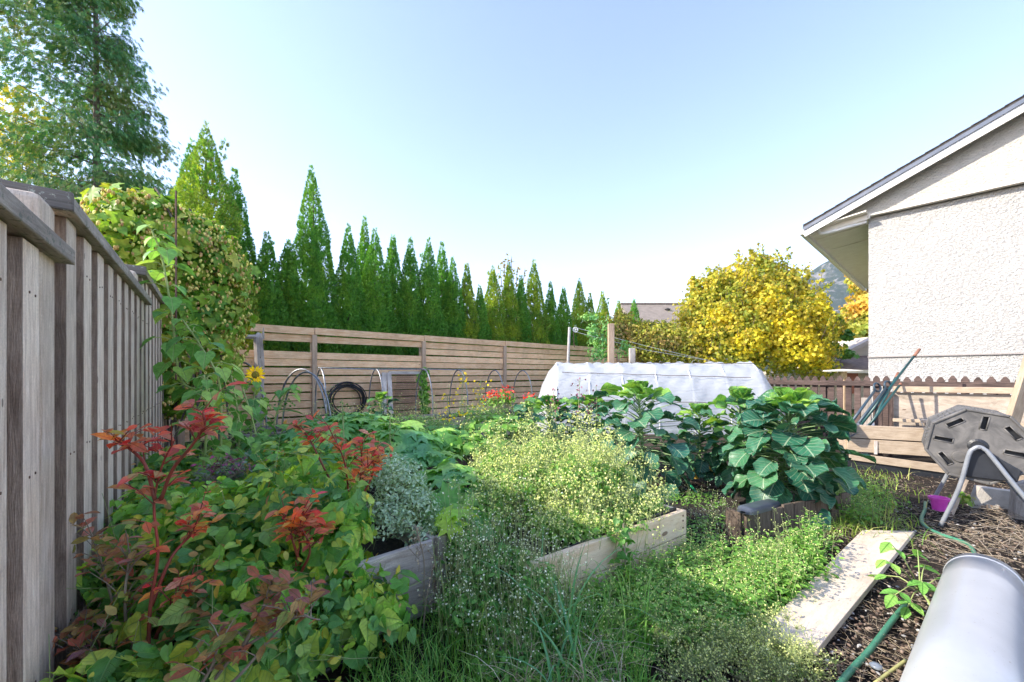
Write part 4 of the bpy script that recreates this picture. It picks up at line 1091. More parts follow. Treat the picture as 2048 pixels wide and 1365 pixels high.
def coil():
    Y = bY(690); c = bf(Y, .12, 1.3 - 52 * Y / F)
    mb = MB()
    for k in range(9):
        r = random.uniform(.27, .37); o = Vector((random.uniform(-.03, .03), random.uniform(-.03, .03), random.uniform(-.03, .05))); pts = []
        for j in range(37):
            a = 2 * PI * j / 36; pts.append(c + o + BD * r * math.cos(a) * 1.05 + Vector((0, 0, r * math.sin(a))) + BN * (.02 * math.sin(3 * a + k)))
        mb.tube(pts, .011, 6, cap=False)
    tag(mb.build('hose_coil', M['black_plastic'], smooth=True), 'black irrigation hose coiled and hung on the slat fence', 'hose')
coil()
def mesh_frame():
    Y0, Y1 = 8.15, 8.62
    a = at(783, 835, Y0); b = at(848, 838, Y1); top = Vector((-.12, .22, 0))
    za, zt = a.z, at(0, 746, 8.5).z
    t = thing('mesh_frame', a, 'wooden frame with fine wire mesh leaning on the slat fence', 'frame')
    A0 = Vector((a.x, a.y, .35)); B0 = Vector((b.x, b.y, .35)); A1 = Vector((a.x, a.y, zt)) + top; B1 = Vector((b.x, b.y, zt)) + top
    for nm, p, q, w in (('side_bar', A0, A1, .09), ('side_bar', B0, B1, .09)):
        mb = MB(); mb.board(p, q, w, .03, up=(B0 - A0).normalized()); mb.build(nm, M['bed_wood'], t)
    mb = MB(); mb.board(A1, B1, .06, .03); mb.build('top_bar', M['bed_wood'], t)
    A2 = A0 - (B0 - A0) * .22; mb = MB(); mb.board(A2, A1 - (B0 - A0) * .14, .1, .028, up=(B0 - A0).normalized()); mb.build('prop_board', M['bed_wood'], t)
    mb = MB(); n = 46
    for i in range(n):
        for (s0, s1) in ((i / n, (i + 12) / n), (i / n, (i - 12) / n)):
            for seg in range(3):
                u0 = s0 + (s1 - s0) * seg / 3; u1 = s0 + (s1 - s0) * (seg + 1) / 3
                if not (0 <= u0 <= 1 and 0 <= u1 <= 1): continue
                v0, v1 = seg / 3, (seg + 1) / 3
                p = A0.lerp(B0, u0).lerp(A1.lerp(B1, u0), v0); q = A0.lerp(B0, u1).lerp(A1.lerp(B1, u1), v1)
                mb.tube([p, q], .0022, 3, cap=False)
    mb.build('wire_mesh', M['rust'], t)
    # solid reddish panel behind the mesh gives the frame its brown look
    v = MB()
    E = []
    for k in range(7):
        q = B0.lerp(B1, k / 6 * .95) + Vector((random.uniform(-.04, .08), -.05, .05)); E.append((q.x + .03, q.y, q.z, .10, .08, .11))
    tv = thing('bean_vine', (B0.x, B0.y - .1, 0), 'green bean vine climbing the right side of the mesh frame', 'vine')
    P, Nn = ell(E, 420, .5, 1.2, -.9, .5); scatter([(T_HEART, P, tang(Nn, 1), Nn, rng.uniform(.05, .09, len(P)))], 'leaves', M['weed'], tv)
    mb = MB(); mb.tube([(B0.x, B0.y - .1, 0), B0 + Vector((0, -.07, .3)), B1 + Vector((0, -.05, 0))], .008, 5); mb.build('stem', M['stemgreen'], tv)
mesh_frame()
# back raised bed in front of the slat fence
def back_bed():
    t = thing('long_raised_bed', rowp(8, .5), 'long weathered raised bed with mesh lip under the hoops by the slat fence', 'raised bed')
    for z in (.12, .36):
        mb = MB(); mb.board(rowp(5.9, .5, z), rowp(9.7, .5, z), .21, .035); mb.build('side_board', M['rotten'], t, bevel=.004)
    for z in (.12, .36):
        mb = MB(); mb.board(rowp(5.9, -.45, z), rowp(9.7, -.45, z), .21, .035); mb.build('side_board', M['rotten'], t, bevel=.004)
    mb = MB(); mb.board(rowp(9.7, -.45, .24), rowp(9.7, .5, .24), .44, .035); mb.build('end_board', M['rotten'], t)
    mb = MB(); mb.prism([rowp(5.9, .48, .38), rowp(9.68, .48, .38), rowp(9.68, -.43, .38), rowp(5.9, -.43, .38)], (0, 0, .015)); mb.build('soil', plain('potting soil', (0.03, 0.022, 0.018), (0.07, 0.05, 0.04), .95, 20, .8, 50), t)
    # pots
    for (px, py, Y, r, lb) in ((655, 835, 6.1, .20, 'black plastic tub before the back bed under the hoops'), (905, 862, 6.4, .16, 'black pot sunk among squash leaves')):
        c = at(px, py + 14, Y); mb = MB(); mb.lathe([(0, 0), (r * .8, 0), (r, .2), (r * 1.06, .2), (r * 1.06, .235), (r * .96, .235), (r * .9, .15), (0, .15)], (c.x, c.y, c.z - .1), 22)
        tag(mb.build('plant_tub', M['black_plastic']), lb, 'pot')
back_bed()

# ------------------------------------------------------------------ Brussels sprouts
def sprout(px, base_y, top_y, wpx, Y, label, nleaf=60, leaf=.20, crown=.16, lean=(0, 0), seed=0, pale=.2, dead=3, z0=.08):
    base = Vector(((px - 1024) / F * Y, Y, z0)); ht = H + (HOR - top_y) / F * Y - z0; wd = wpx / F * Y / 2
    t = thing('brussels_sprout_plant', base, label, 'plant', 'brussels sprout plants in the beds')
    tipv = base + Vector((lean[0], lean[1], ht * .86))
    cps = [base, base.lerp(tipv, .35) + Vector((.01, 0, .0)), tipv]
    sp = curve_pts(cps, 16)
    mb = MB(); mb.tube(sp, [.022 - .012 * i / len(sp) for i in range(len(sp))], 7); mb.build('stem', M['petiole'], t, smooth=True)
    pet = MB(); L = [[] for _ in range(4)]; LY = []; tot = nleaf
    ga = 2.39996
    for i in range(nleaf):
        u = .06 + .94 * (i / nleaf) ** .9
        p = base.lerp(tipv, u); az = i * ga + random.uniform(-.25, .25)
        env = math.sin(PI * min(1, .18 + u * .72)) ** .6
        pl = (wd - leaf * .55) * env * random.uniform(.5, 1.12); pl = max(.05, pl)
        if u > .82: pl *= (1 - (u - .82) / .18 * .75)
        d = Vector((math.cos(az), math.sin(az), 0)); el = .10 + .95 * max(0, u - .55) / .45
        dirp = (d + Vector((0, 0, el))).normalized()
        q = p + dirp * pl + Vector((0, 0, -.10 * pl * (1 - u)))
        pet.tube([p, p.lerp(q, .5) + Vector((0, 0, .02)), q], [.0065, .005, .004], 5, cap=False)
        # blade: hangs outwards; its face looks up and away from the stem
        hang = (-1.3 + 1.9 * u) + random.uniform(-.45, .35)
        D = (d + Vector((0, 0, hang)) + Vector((random.gauss(0, .25), random.gauss(0, .25), 0))).normalized()
        up = (Vector((0, 0, 1)) + d * (.7 + .8 * (1 - u)) + Vector((random.gauss(0, .25), random.gauss(0, .25), 0)))
        s = leaf * random.uniform(.6, 1.22) * (1 if u < .85 else 1 - (u - .85) * 2.4)
        (LY if (u > 1 - pale and random.random() < .75) else L[i % 4]).append((q - D * s * .04, D, up, s))
    # inner crown: cupped leaves closing on the bud
    for i in range(12):
        az = i * ga; d = Vector((math.cos(az), math.sin(az), 0)); p = tipv + Vector((0, 0, .0))
        LY.append((p + d * .02, (d * .55 + Vector((0, 0, 1))).normalized(), -d + Vector((0, 0, .4)), crown * random.uniform(.6, 1.05)))
    pet.build('stalks', M['petiole'], t, smooth=True)
    parts = []
    for k in range(4):
        if L[k]: parts.append((T_ROUND[k], arr([x[0] for x in L[k]]), arr([x[1] for x in L[k]]), arr([x[2] for x in L[k]]), np.array([x[3] for x in L[k]])))
    scatter(parts, 'leaves', M['sprout'], t, smooth=True)
    scatter([(T_ROUND[1], arr([x[0] for x in LY]), arr([x[1] for x in LY]), arr([x[2] for x in LY]), np.array([x[3] for x in LY]))], 'crown_leaves', M['sprout_y'], t, smooth=True)
    if dead:
        D = []
        for i in range(dead):
            az = -PI / 2 + random.uniform(-1.1, 1.1); d = Vector((math.cos(az), math.sin(az), 0)); D.append((base + d * random.uniform(.08, .2) + Vector((0, 0, .12)), (d * .3 + Vector((0, 0, -1))), d, random.uniform(.10, .16)))
        scatter([(T_ROUND[2], arr([x[0] for x in D]), arr([x[1] for x in D]), arr([x[2] for x in D]), np.array([x[3] for x in D]))], 'withered_leaves', M['sprout_dead'], t, smooth=True)
    # sprouts on the stem
    P = []; Dd = []
    for i in range(int(40 * ht)):
        u = random.uniform(.15, .8); az = random.uniform(0, 6.28); P.append(base.lerp(tipv, u) + Vector((math.cos(az), math.sin(az), 0)) * .015); Dd.append((math.cos(az), math.sin(az), .3))
    scatter([(T_BUD, arr(P), np.array(Dd), rdir(len(P)), .035)], 'buds', M['sprout_y'], t, smooth=True)
sprout(1105, 930, 790, 150, 5.3, 'leftmost blue green brussels sprout plant behind the cream seed heads', 95, .18, lean=(-.05, 0))
sprout(1178, 930, 788, 130, 5.4, 'brussels sprout plant between the leftmost one and the tall domed one', 85, .18)
sprout(1288, 970, 758, 200, 4.5, 'tall domed brussels sprout plant standing in front of the tunnel middle', 105, .185, .20, lean=(-.08, -.05))
sprout(1398, 955, 810, 118, 4.9, 'small upright brussels sprout plant in the gap between the two big ones', 72, .155)
sprout(1480, 950, 775, 150, 4.5, 'brussels sprout plant with lime yellow crown left of the biggest one', 90, .175, .2, pale=.5)
sprout(1558, 1000, 775, 212, 3.75, 'biggest brussels sprout plant, spreading over the dark boarded bed', 170, .20, .19, lean=(.0, -.16), pale=.12, dead=0, z0=.10)
sprout(762, 850, 788, 66, 6.3, 'lone small brussels sprout plant in front of the leaning mesh frame', 30, .15, .13, dead=0, z0=.45)

# ------------------------------------------------------------------ raised beds with boards
def left_bed():
    d = Vector((.74, .67, 0)).normalized(); n = Vector((d.y, -d.x, 0)); c = gp(864, 1224)
    t = thing('weathered_raised_bed', c, 'silver grey raised bed half buried under bindweed at the front left', 'raised bed')
    for z, h in ((.30, .195), (.105, .185)):
        mb = MB(); mb.board(c - d * .85 + Vector((0, 0, z)), c + Vector((0, 0, z)), h, .038, wob=.004); mb.build('side_board', M['bed_wood'], t, bevel=.006)
    b = Vector((-d.y, d.x, 0))
    for z, h in ((.30, .195), (.105, .185)):
        mb = MB(); mb.board(c + d * .02 + b * .02 + Vector((0, 0, z)), c + d * .02 + b * 1.15 + Vector((0, 0, z)), h, .036); mb.build('end_board', M['bed_wood'], t, bevel=.005)
    mb = MB(); mb.board(c + d * .05 - b * .01 + Vector((0, 0, -.05)), c + d * .05 - b * .01 + Vector((0, 0, .41)), .06, .04, up=d); mb.build('corner_post', M['rotten'], t, bevel=.006)
    mb = MB(); mb.prism([c - d * .82 + b * .03, c + b * .03, c + b * 1.1, c - d * .82 + b * 1.1], (0, 0, .28)); mb.build('soil', plain('bed soil', (0.02, 0.015, 0.012), (0.06, 0.045, 0.035), .95, 30, .8, 60), t)
    mb = MB(); q = c - d * .40 - n * -.035
    mb.tube(curve_pts([c - d * .46 + n * .05 + Vector((0, 0, .30)), c - d * .36 + n * .06 + Vector((0, 0, .30)), c - d * .30 + n * .07 + Vector((0, 0, .16)), c - d * .42 + n * .08 + Vector((0, 0, .03)), c - d * .6 + n * .09 + Vector((0, 0, .015))], 20), .013, 8)
    tag(mb.build('drip_hose', M['black_plastic'], smooth=True), 'short black hose bent down over the grey bed front', 'hose')
left_bed()
def centre_bed():
    d = Vector((.815, .58, 0)).normalized(); n = Vector((d.y, -d.x, 0)); b = -n; c = gp(1373, 1113)
    t = thing('pine_raised_bed', c, 'raised bed of new pale pine boards in the middle foreground', 'raised bed')
    # two wavy edged boards
    def wavy(z0, z1, wave_top, seed):
        r = random.Random(seed); pts = []; n_ = 24; L = 1.42
        up_ = [];
        for i in range(n_ + 1):
            s = -L + L * i / n_; up_.append((s, z1 + (wave_top * math.sin(s * 4.2 + seed) * .6 + wave_top * math.sin(s * 9.1) * .3 if wave_top else 0)))
        lo = [(-L, z0), (0, z0)]
        poly = [c + d * s + Vector((0, 0, z)) for s, z in up_] + [c + d * s + Vector((0, 0, z)) for s, z in reversed(lo)]
        mb = MB(); mb.prism(poly, -b * -.036) ; return mb
    mb = wavy(.0, .150, .012, 2); mb.build('side_board', M['new_wood'], t, bevel=.003)
    # upper board follows the lower one's wavy edge
    L = 1.42; n_ = 24; lo = []
    for i in range(n_ + 1):
        s = -L + L * i / n_; lo.append((s, .157 + (.012 * math.sin(s * 4.2 + 2) * .6 + .012 * math.sin(s * 9.1) * .3)))
    poly = [c + d * s + Vector((0, 0, z)) for s, z in reversed(lo)] + [c - d * L + Vector((0, 0, .33)), c + Vector((0, 0, .33))]
    mb = MB(); mb.prism(poly, b * .038); mb.build('side_board', M['new_wood'], t, bevel=.003)
    for z, h in ((.245, .165), (.08, .15)):
        mb = MB(); mb.board(c + d * -.02 + b * .045 + Vector((0, 0, z)), c + d * -.02 + b * 1.2 + Vector((0, 0, z)), h, .036); mb.build('end_board', M['new_wood'], t, bevel=.003)
    mb = MB(); mb.prism([c - d * 1.4 + b * .05, c - d * .05 + b * .05, c - d * .05 + b * 1.2, c - d * 1.4 + b * 1.2], (0, 0, .25)); mb.build('soil', bpy.data.materials['bed soil'], t)
    mb = MB(); mb.board(c - d * 1.2 + b * .052 + Vector((0, 0, .30)), c - d * .05 + b * .052 + Vector((0, 0, .325)), .05, .01); mb.build('liner', M['black_plastic'], t)
    mb = MB()
    for z in (.30, .265, .215, .10): mb.lathe([(.0, .003), (.007, .003), (.007, -.002)], c - d * .045 + n * .0 + Vector((0, 0, z)), 8, axis=n)
    mb.build('nail_heads', M['rust'], t)
    # black cell tray lying in the bed
    p = at(1300, 1018, 3.15); t2 = thing('seed_tray', p, 'black plastic seed tray sitting in the pine raised bed', 'tray')
    mb = MB(); e1 = Vector((.80, -.25, -.06)).normalized(); e2 = Vector((.25, .85, .45)).normalized(); nn = e1.cross(e2)
    for i in range(6):
        for j in range(4):
            o = p + e1 * (i - 2.5) * .048 + e2 * (j - 1.5) * .048
            mb.prism([o + (e1 * a_ + e2 * b_) * .021 for a_, b_ in ((-1, -1), (1, -1), (1, 1), (-1, 1))], nn * .035)
    mb.prism([p + e1 * a_ * .155 + e2 * b_ * .105 - nn * .006 for a_, b_ in ((-1, -1), (1, -1), (1, 1), (-1, 1))], nn * .008)
    mb.build('cells', M['black_plastic'], t2)
centre_bed()
def right_bed():
    c = gp(1490, 1088); e = gp(1642, 1052); d = (e - c).normalized(); L = (e - c).length; b = Vector((-d.y, d.x, 0))
    t = thing('dark_raised_bed', c, 'low raised bed edged with dark upright boards under the biggest sprout plant', 'raised bed')
    mb = MB(); s = 0.0; k = 0
    while s < L + .35:
        w = random.choice((.13, .145, .06, .14)); z = .235 + random.uniform(-.012, .012); off = .0 if w > .1 else .02
        mb.board(c + d * (s + w / 2) + b * off + Vector((0, 0, -.05)), c + d * (s + w / 2) + b * off + Vector((0, 0, z)), w - .006, .022, up=d); s += w + .004
    mb.build('board_edging', M['dark_wood'], t, bevel=.003)
    mb = MB(); s = 0.03
    while s < .10:
        mb.board(c + b * (s + .065) + Vector((0, 0, -.05)), c + b * (s + .065) + Vector((0, 0, .23)), .13, .022, up=b); s += .14
    mb.build('board_edging', M['dark_wood'], t, bevel=.003)
    mb = MB(); mb.prism([c + d * .03 + b * .03, c + d * (L + .3) + b * .03, c + d * (L + .3) + b * 1.0, c + d * .03 + b * 1.0], (0, 0, .05)); mb.build('soil', bpy.data.materials['bed soil'], t)
    # upturned dark trough
    p0 = at(1488, 1022, 3.05); p1 = at(1548, 1006, 3.35); ax = (p1 - p0).normalized()
    mb = MB(); sd_ = Vector((ax.y, -ax.x, 0)); n1 = 14; secs = [(-.015, .35), (.0, .8), (.03, 1.0)] + [(.03 + .06 * i, 1.0) for i in range(1, 6)] + [((p1 - p0).length - .02, .95), ((p1 - p0).length + .01, .7)]
    v = []; f = []
    for s, k in secs:
        for j in range(n1 + 1):
            a = PI * j / n1; ca, sa = math.cos(a), math.sin(a)
            x = (abs(ca) ** .5) * (1 if ca > 0 else -1) * .062 * k; z = (sa ** .5) * .05 * k
            v.append(p0 + ax * s + sd_ * x + Vector((0, 0, z - .02)))
    for i in range(len(secs) - 1):
        for j in range(n1): f.append((i * (n1 + 1) + j, (i + 1) * (n1 + 1) + j, (i + 1) * (n1 + 1) + j + 1, i * (n1 + 1) + j + 1))
    f.append(tuple(range(n1, -1, -1))); mb.v = v; mb.f = f
    tag(mb.build('trough', plain('dark slate plastic', (0.06, 0.07, 0.09), (0.09, 0.10, 0.12), .35, 8), smooth=True), 'upturned slate grey plastic trough on the dark bed edge', 'trough')
right_bed()

# ------------------------------------------------------------------ planter, plywood, tools, composter on the right
def planter():
    a = Vector((4.69, 5.6, 0)); d = Vector((.88, -.475, 0)).normalized(); b = Vector((.475, .88, 0)).normalized(); L = 2.0
    t = thing('timber_planter', a, 'tall planter of pale planks over black plastic left of the composter', 'planter')
    z = .60
    for k, h in enumerate((.175, .175)):
        mb = MB(); mb.board(a + Vector((0, 0, z - h / 2)), a + d * L + Vector((0, 0, z - h / 2 + .01)), h, .036, wob=.004); mb.build('front_board', M['planter_wood'], t, bevel=.004); z -= h + .016
    mb = MB(); mb.board(a + d * .02 - b * .012 + Vector((0, 0, z - .05)), a + d * L - b * .03 + Vector((0, 0, z - .20)), .10, .045); mb.build('front_board', M['planter_wood'], t, bevel=.006)
    mb = MB(); mb.board(a - b * -.01 + Vector((0, 0, .06)), a + d * L + Vector((0, 0, .02)), .22, .03); mb.build('black_liner', M['black_plastic'], t)
    for s, zz in ((.30, .40), (1.2, .42)):
        mb = MB(); mb.board(a + d * s - b * .026 + Vector((0, 0, .22)), a + d * s - b * .026 + Vector((0, 0, zz)), .035, .012, up=d); mb.build('joint_strip', M['bed_wood'], t)
    mb = MB(); mb.board(a + b * .02 + Vector((0, 0, .5)), a + b * .8 + Vector((0, 0, .53)), .17, .03); mb.build('end_board', M['planter_wood'], t, bevel=.004)
    mb = MB(); mb.board(a + b * .02 + Vector((0, 0, .3)), a + b * .8 + Vector((0, 0, .3)), .2, .03); mb.build('end_board', M['planter_wood'], t, bevel=.004)
    mb = MB(); mb.prism([a + b * .03 + Vector((0, 0, .35)), a + d * L + b * .03 + Vector((0, 0, .35)), a + d * L + b * .8 + Vector((0, 0, .35)), a + b * .8 + Vector((0, 0, .35))], (0, 0, .12)); mb.build('soil', bpy.data.materials['bed soil'], t)
    # plywood wind break behind
    p = at(1787, HOR, 6.35); q = at(2040, HOR, 5.45); dd = Vector((q.x - p.x, q.y - p.y, 0)).normalized(); LL = ((q.x - p.x) ** 2 + (q.y - p.y) ** 2) ** .5
    p.z = 0; nn = Vector((dd.y, -dd.x, 0)); nn = nn if nn.y < 0 else -nn
    t2 = thing('plywood_compost_bin', p, 'old bin of rippled plywood with pale top beam behind the composter', 'compost bin')
    mb = MB(); mb.board(p + Vector((0, 0, .72)), p + dd * LL * 1.3 + Vector((0, 0, .72)), .60, .02); mb.build('plywood_panel', M['ply'], t2)
    mb = MB(); mb.board(p + nn * .045 + Vector((0, 0, 1.075)), p + nn * .045 + dd * LL * 1.3 + Vector((0, 0, 1.085)), .085, .07); mb.build('top_beam', M['planter_wood'], t2, bevel=.006)
    mb = MB(); mb.board(p + nn * .2 + Vector((0, 0, .60)), p + nn * .16 + dd * LL * 1.3 + Vector((0, 0, .64)), .05, .09); mb.build('lower_beam', M['planter_wood'], t2, bevel=.006)
    for s, w in ((-.03, .05), (-.16, .09), (-.30, .12)):
        mb = MB(); c = p + dd * s + nn * (.06 + abs(s) * .8); mb.board(c, c + Vector((0, 0, 1.04 - abs(s) * .35)), w, .06, up=dd); mb.build('post', M['picket_wood'] if s > -.2 else M['rotten'], t2, bevel=.005)
    # broken firewood in a wire basket
    c = at(1893, 838, 5.0); c.z = .60
    t3 = thing('wire_basket', c, 'round wire basket with split firewood in front of the plywood', 'basket')
    mb = MB()
    for r_, z_ in ((.20, .0), (.24, .13)):
        mb.tube([c + Vector((math.cos(2 * PI * k / 24) * r_, math.sin(2 * PI * k / 24) * r_, z_)) for k in range(25)], .006, 5, cap=False)
    for k in range(12):
        an = 2 * PI * k / 12; mb.tube([c + Vector((math.cos(an) * .20, math.sin(an) * .20, 0)), c + Vector((math.cos(an) * .24, math.sin(an) * .24, .13))], .004, 4)
    mb.build('basket', M['metal'], t3)
    for k in range(7):
        mb = MB(); o = c + Vector((-.09 + .05 * (k % 4), -.05 + .09 * (k // 4), -.02)); mb.board(o, o + Vector((random.uniform(-.03, .03), random.uniform(-.02, .02), random.uniform(.15, .22))), .055, .045, wob=.006)
        tag(mb.build('firewood', M['rotten']), 'split firewood piece standing in the round wire basket', 'firewood', 'firewood pieces in the wire basket')
    # diagonal pale timber at the right edge
    mb = MB(); A = at(2016, 870, 4.6); B = at(2072, 690, 4.4); A = A - (B - A) * .4
    mb.board(A, B, .13, .06, up=Vector((1, 0, 0))); tag(mb.build('leaning_timber', M['planter_wood'], bevel=.006), 'pale timber leaning diagonally at the right edge behind the composter', 'timber')
planter()

def tools():
    blue = plain('teal painted handle', (0.010, 0.05, 0.055), (0.016, 0.08, 0.075), .35, 10); brown = plain('brown grip', (0.20, 0.08, 0.05), (0.28, 0.13, 0.08), .6, 10); dk = plain('slate painted handle', (0.025, 0.05, 0.075), (0.05, 0.08, 0.10), .4, 12)
    def tool(x0, y0, x1, y1, Y0, Y1, mat, label, grip=None, kind='long', r=.018):
        a = at(x0, y0, Y0); b = at(x1, y1, Y1); base = a.copy()
        t = thing('garden_tool', base, label, 'garden tool', 'long handled tools leaning on the picket fence')
        mb = MB(); mb.tube([a, a.lerp(b, .5), b], [r, r * .95, r * .85], 10); mb.build('handle', mat, t, smooth=True)
        ax = (b - a).normalized()
        if kind == 'long':
            mb = MB(); mb.tube([b - ax * .01, b + ax * grip], [r * 1.12, r * 1.05], 10); mb.build('grip', brown, t, smooth=True)
        else:
            mb = MB(); s = Vector((ax.z, 0, -ax.x)).normalized(); c = b + ax * .055; pts = [c + (s * math.cos(2 * PI * k / 18) * .062 + ax * math.sin(2 * PI * k / 18) * .06) for k in range(19)]
            mb.tube(pts, .014, 7, cap=False); mb.build('grip', mat, t, smooth=True)
        # head on the ground: a small bent blade
        mb = MB(); s = Vector((0, 0, 1)).cross(ax).normalized(); q = a - ax * .16
        mb.prism([a + s * .02, a - s * .02, q - s * .09, q - ax * .10 - s * .05, q - ax * .13, q - ax * .10 + s * .05, q + s * .09], ax.cross(s) * .008); mb.build('blade', M['metal'], t)
    tool(1722, 850, 1829, 712, 5.75, 5.95, blue, 'green handled tool reaching highest above the picket fence', .14)
    tool(1745, 845, 1792, 755, 5.9, 6.2, blue, 'tool whose brown handle end shows just behind the tallest one', .10)
    tool(1705, 842, 1751, 780, 5.55, 5.75, dk, 'spade with slate blue D grip, leftmost of the leaning tools', kind='d')
    tool(1716, 848, 1772, 776, 5.65, 5.85, dk, 'spade with D grip just right of the leftmost leaning spade', kind='d')
    tool(1738, 852, 1800, 770, 5.8, 6.05, blue, 'teal handled tool lying low across the planter corner', .03)
tools()

def composter():
    hub = Vector((3.81, 3.27, .715)); hd = Vector((.72, -.694, 0)).normalized(); nn = Vector((-.694, -.72, 0)).normalized(); up = Vector((0, 0, 1)); r = .315; L = .52
    t = thing('tumbling_composter', (hub.x, hub.y, 0), 'octagonal grey plastic drum composter on bent steel legs', 'composter')
    a_ = N('dusty grey plastic'); tc = a_.n('TexCoord').outputs['Object']
    c = a_.mix(a_.ramp(a_.noise(tc, 5, 5, .6, 1.2), [(0.35, (0, 0, 0)), (0.68, (1, 1, 1))]), (0.075, 0.072, 0.07), (0.17, 0.16, 0.15))
    pl = a_.fin(a_.princ(c, .55, a_.bump(a_.noise(tc, 40, 3), .15, .01)))
    rot = R(12)
    def P(rad, ang, o=0.0): return hub + hd * rad * math.cos(ang + rot) + up * rad * math.sin(ang + rot) + nn * o
    # end plate with real slots: ring of sectors built from rim, inner disc and eight webs
    body = MB()
    A8 = [2 * PI * k / 8 for k in range(8)]
    for k in range(8):
        a0, a1 = A8[k], A8[(k + 1) % 8] if k < 7 else 2 * PI
        body.prism([P(r * .985, a0, -.04), P(r * .985, a1, -.04), P(r * .985, a1, -.04 - L), P(r * .985, a0, -.04 - L)], (P(1, (a0 + a1) / 2) - hub).normalized() * -.012)
        # ribs on the panels
        for s in (.25, .4, .55, .7):
            q0 = P(r * .985, a0 + (a1 - a0) * s, -.09); m = (P(1, (a0 + a1) / 2) - hub).normalized()
            p_ = P(r * .985, a0, 0).lerp(P(r * .985, a1, 0), s)
            body.tube([p_ - nn * .10, p_ - nn * (L * .45)], .007, 5); body.tube([p_ - nn * (L * .55), p_ - nn * L], .007, 5)
    body.build('drum', pl, t)
    def endplate(o, s):
        mb = MB(); rim = MB()
        for k in range(8):
            a0 = A8[k]; a1 = a0 + 2 * PI / 8
            rim.prism([P(r, a0, o), P(r, a1, o), P(r * .93, a1, o), P(r * .93, a0, o)], nn * -.045 * s)
            am = (a0 + a1) / 2; rad = (P(1, am) - hub).normalized(); tn = (P(1, am + PI / 2) - hub).normalized()
            # slot: frame of four strips around a hole, pushed 12 mm back
        rim.build('rim', pl, t, bevel=.006)
        # plate: triangular sectors with a hole
        for k in range(8):
            a0 = A8[k]; a1 = a0 + 2 * PI / 8; am = (a0 + a1) / 2
            rad = (P(1, am) - hub).normalized(); tn = (P(1, am + PI / 2) - hub).normalized()
            if k % 2 == 0: ax1, ax2, cr = tn, rad, r * .70
            else: ax1, ax2, cr = tn, rad, r * .62
            c0 = hub + rad * cr + nn * (o - .012 * s)
            hw, hh = (.056, .019)
            if k % 2 == 1: ax1, ax2 = rad, tn
            H4 = [c0 + ax1 * hw + ax2 * hh, c0 - ax1 * hw + ax2 * hh, c0 - ax1 * hw - ax2 * hh, c0 + ax1 * hw - ax2 * hh]
            O = [P(r * .935, a0, o - .012 * s), P(r * .935, a1, o - .012 * s), hub + nn * (o - .012 * s)]
            # bridge polygon (outer ring joined to the hole) as quads/tris
            base = len(mb.v)
            cen = c0
            ang = lambda q: math.atan2((q - cen).dot(tn), (q - cen).dot(rad))
            outer = [O[0], (O[0] + O[1]) / 2, O[1], (O[1] + O[2]) / 2, O[2], (O[2] + O[0]) / 2]
            outer.sort(key=ang); H4.sort(key=ang)
            pts = outer + H4; mb.v += pts
            # triangulate the ring by angle merge
            i = j = 0; no, nh = len(outer), 4
            ao = [ang(q) for q in outer]; ah = [ang(q) for q in H4]
            seq = sorted([(x, 'o', n_) for n_, x in enumerate(ao)] + [(x, 'h', n_) for n_, x in enumerate(ah)])
            co = no - 1; ch = nh - 1
            for (x, w_, n_) in seq:
                if w_ == 'o': mb.f.append((base + co, base + n_, base + no + ch)); mb.uv += [(0, 0)] * 3; co = n_
                else: mb.f.append((base + co, base + no + n_, base + no + ch)); mb.uv += [(0, 0)] * 3; ch = n_
            # raised lip round the slot
            m2 = MB()
            for q in range(4): m2.tube([H4[q], H4[(q + 1) % 4]], .0055, 6)
            m2.build('slot', pl, t, smooth=True)
        mb.build('end_plate', pl, t)
        b = MB(); b.prism([P(r * .9, a, o - .05 * s) for a in A8], nn * -.01 * s); b.build('inner_plate', M['black_plastic'], t)
        h = MB(); h.lathe([(0, .014), (.038, .014), (.042, .0), (.06, -.008), (.06, -.016)], hub + nn * (o - .0), 20, axis=nn * s)
        h.build('hub', M['black_plastic'], t, smooth=False)
        lp = MB(); c = hub + hd * -.10 - up * .10 + nn * (o - .006 * s); lp.lathe([(0, .008), (.042, .008), (.046, .0), (.046, -.006)], c, 20, axis=nn * s); lp.build('vent_cap', pl, t)
    endplate(.0, 1); endplate(-(L + .08), -1)
    # dark shield plate at the lower right of the visible end
    sh = MB(); q = [(-.02, -.02), (.07, -.05), (.22, -.16), (.20, -.255), (-.07, -.255), (-.10, -.225), (-.06, -.17), (-.055, -.08)]
    sh.prism([hub + hd * x + up * z + nn * .006 for x, z in q], nn * .016); sh.build('shield_plate', plain('slate plastic', (0.018, 0.02, 0.026), (0.03, 0.033, 0.04), .4, 9), t, bevel=.006)
    # bent steel tube legs
    tube_m = plain('grey painted tube', (0.20, 0.215, 0.24), (0.27, 0.285, 0.31), .35, 8)
    for o, s in ((.065, 1), (-(L + .145), -1)):
        f0 = gp(1879, 1056) if s == 1 else hub - hd * .24 + nn * (o - .1); f0.z = 0
        f1 = hub + hd * .46 + nn * (o + .02 * s); f1.z = 0
        top = hub + nn * o - up * .0
        mb = MB(); mb.tube(curve_pts([f0, f0.lerp(top, .5), top - hd * .055 - up * .07, top - hd * .028 - up * .015, top + up * .003, top + hd * .03 - up * .015, top + hd * .065 - up * .065, f1.lerp(top, .5), f1], 40), .0155, 10)
        mb.build('leg_frame', tube_m, t, smooth=True)
        mb = MB(); mb.tube([f0 + Vector((0, 0, -.01)), f0.lerp(top, .03)], .019, 10); mb.build('foot', M['black_plastic'], t)
    mb = MB(); mb.tube([hub + nn * .08, hub - nn * (L + .16)], .012, 8); mb.build('axle', M['metal'], t)
composter()

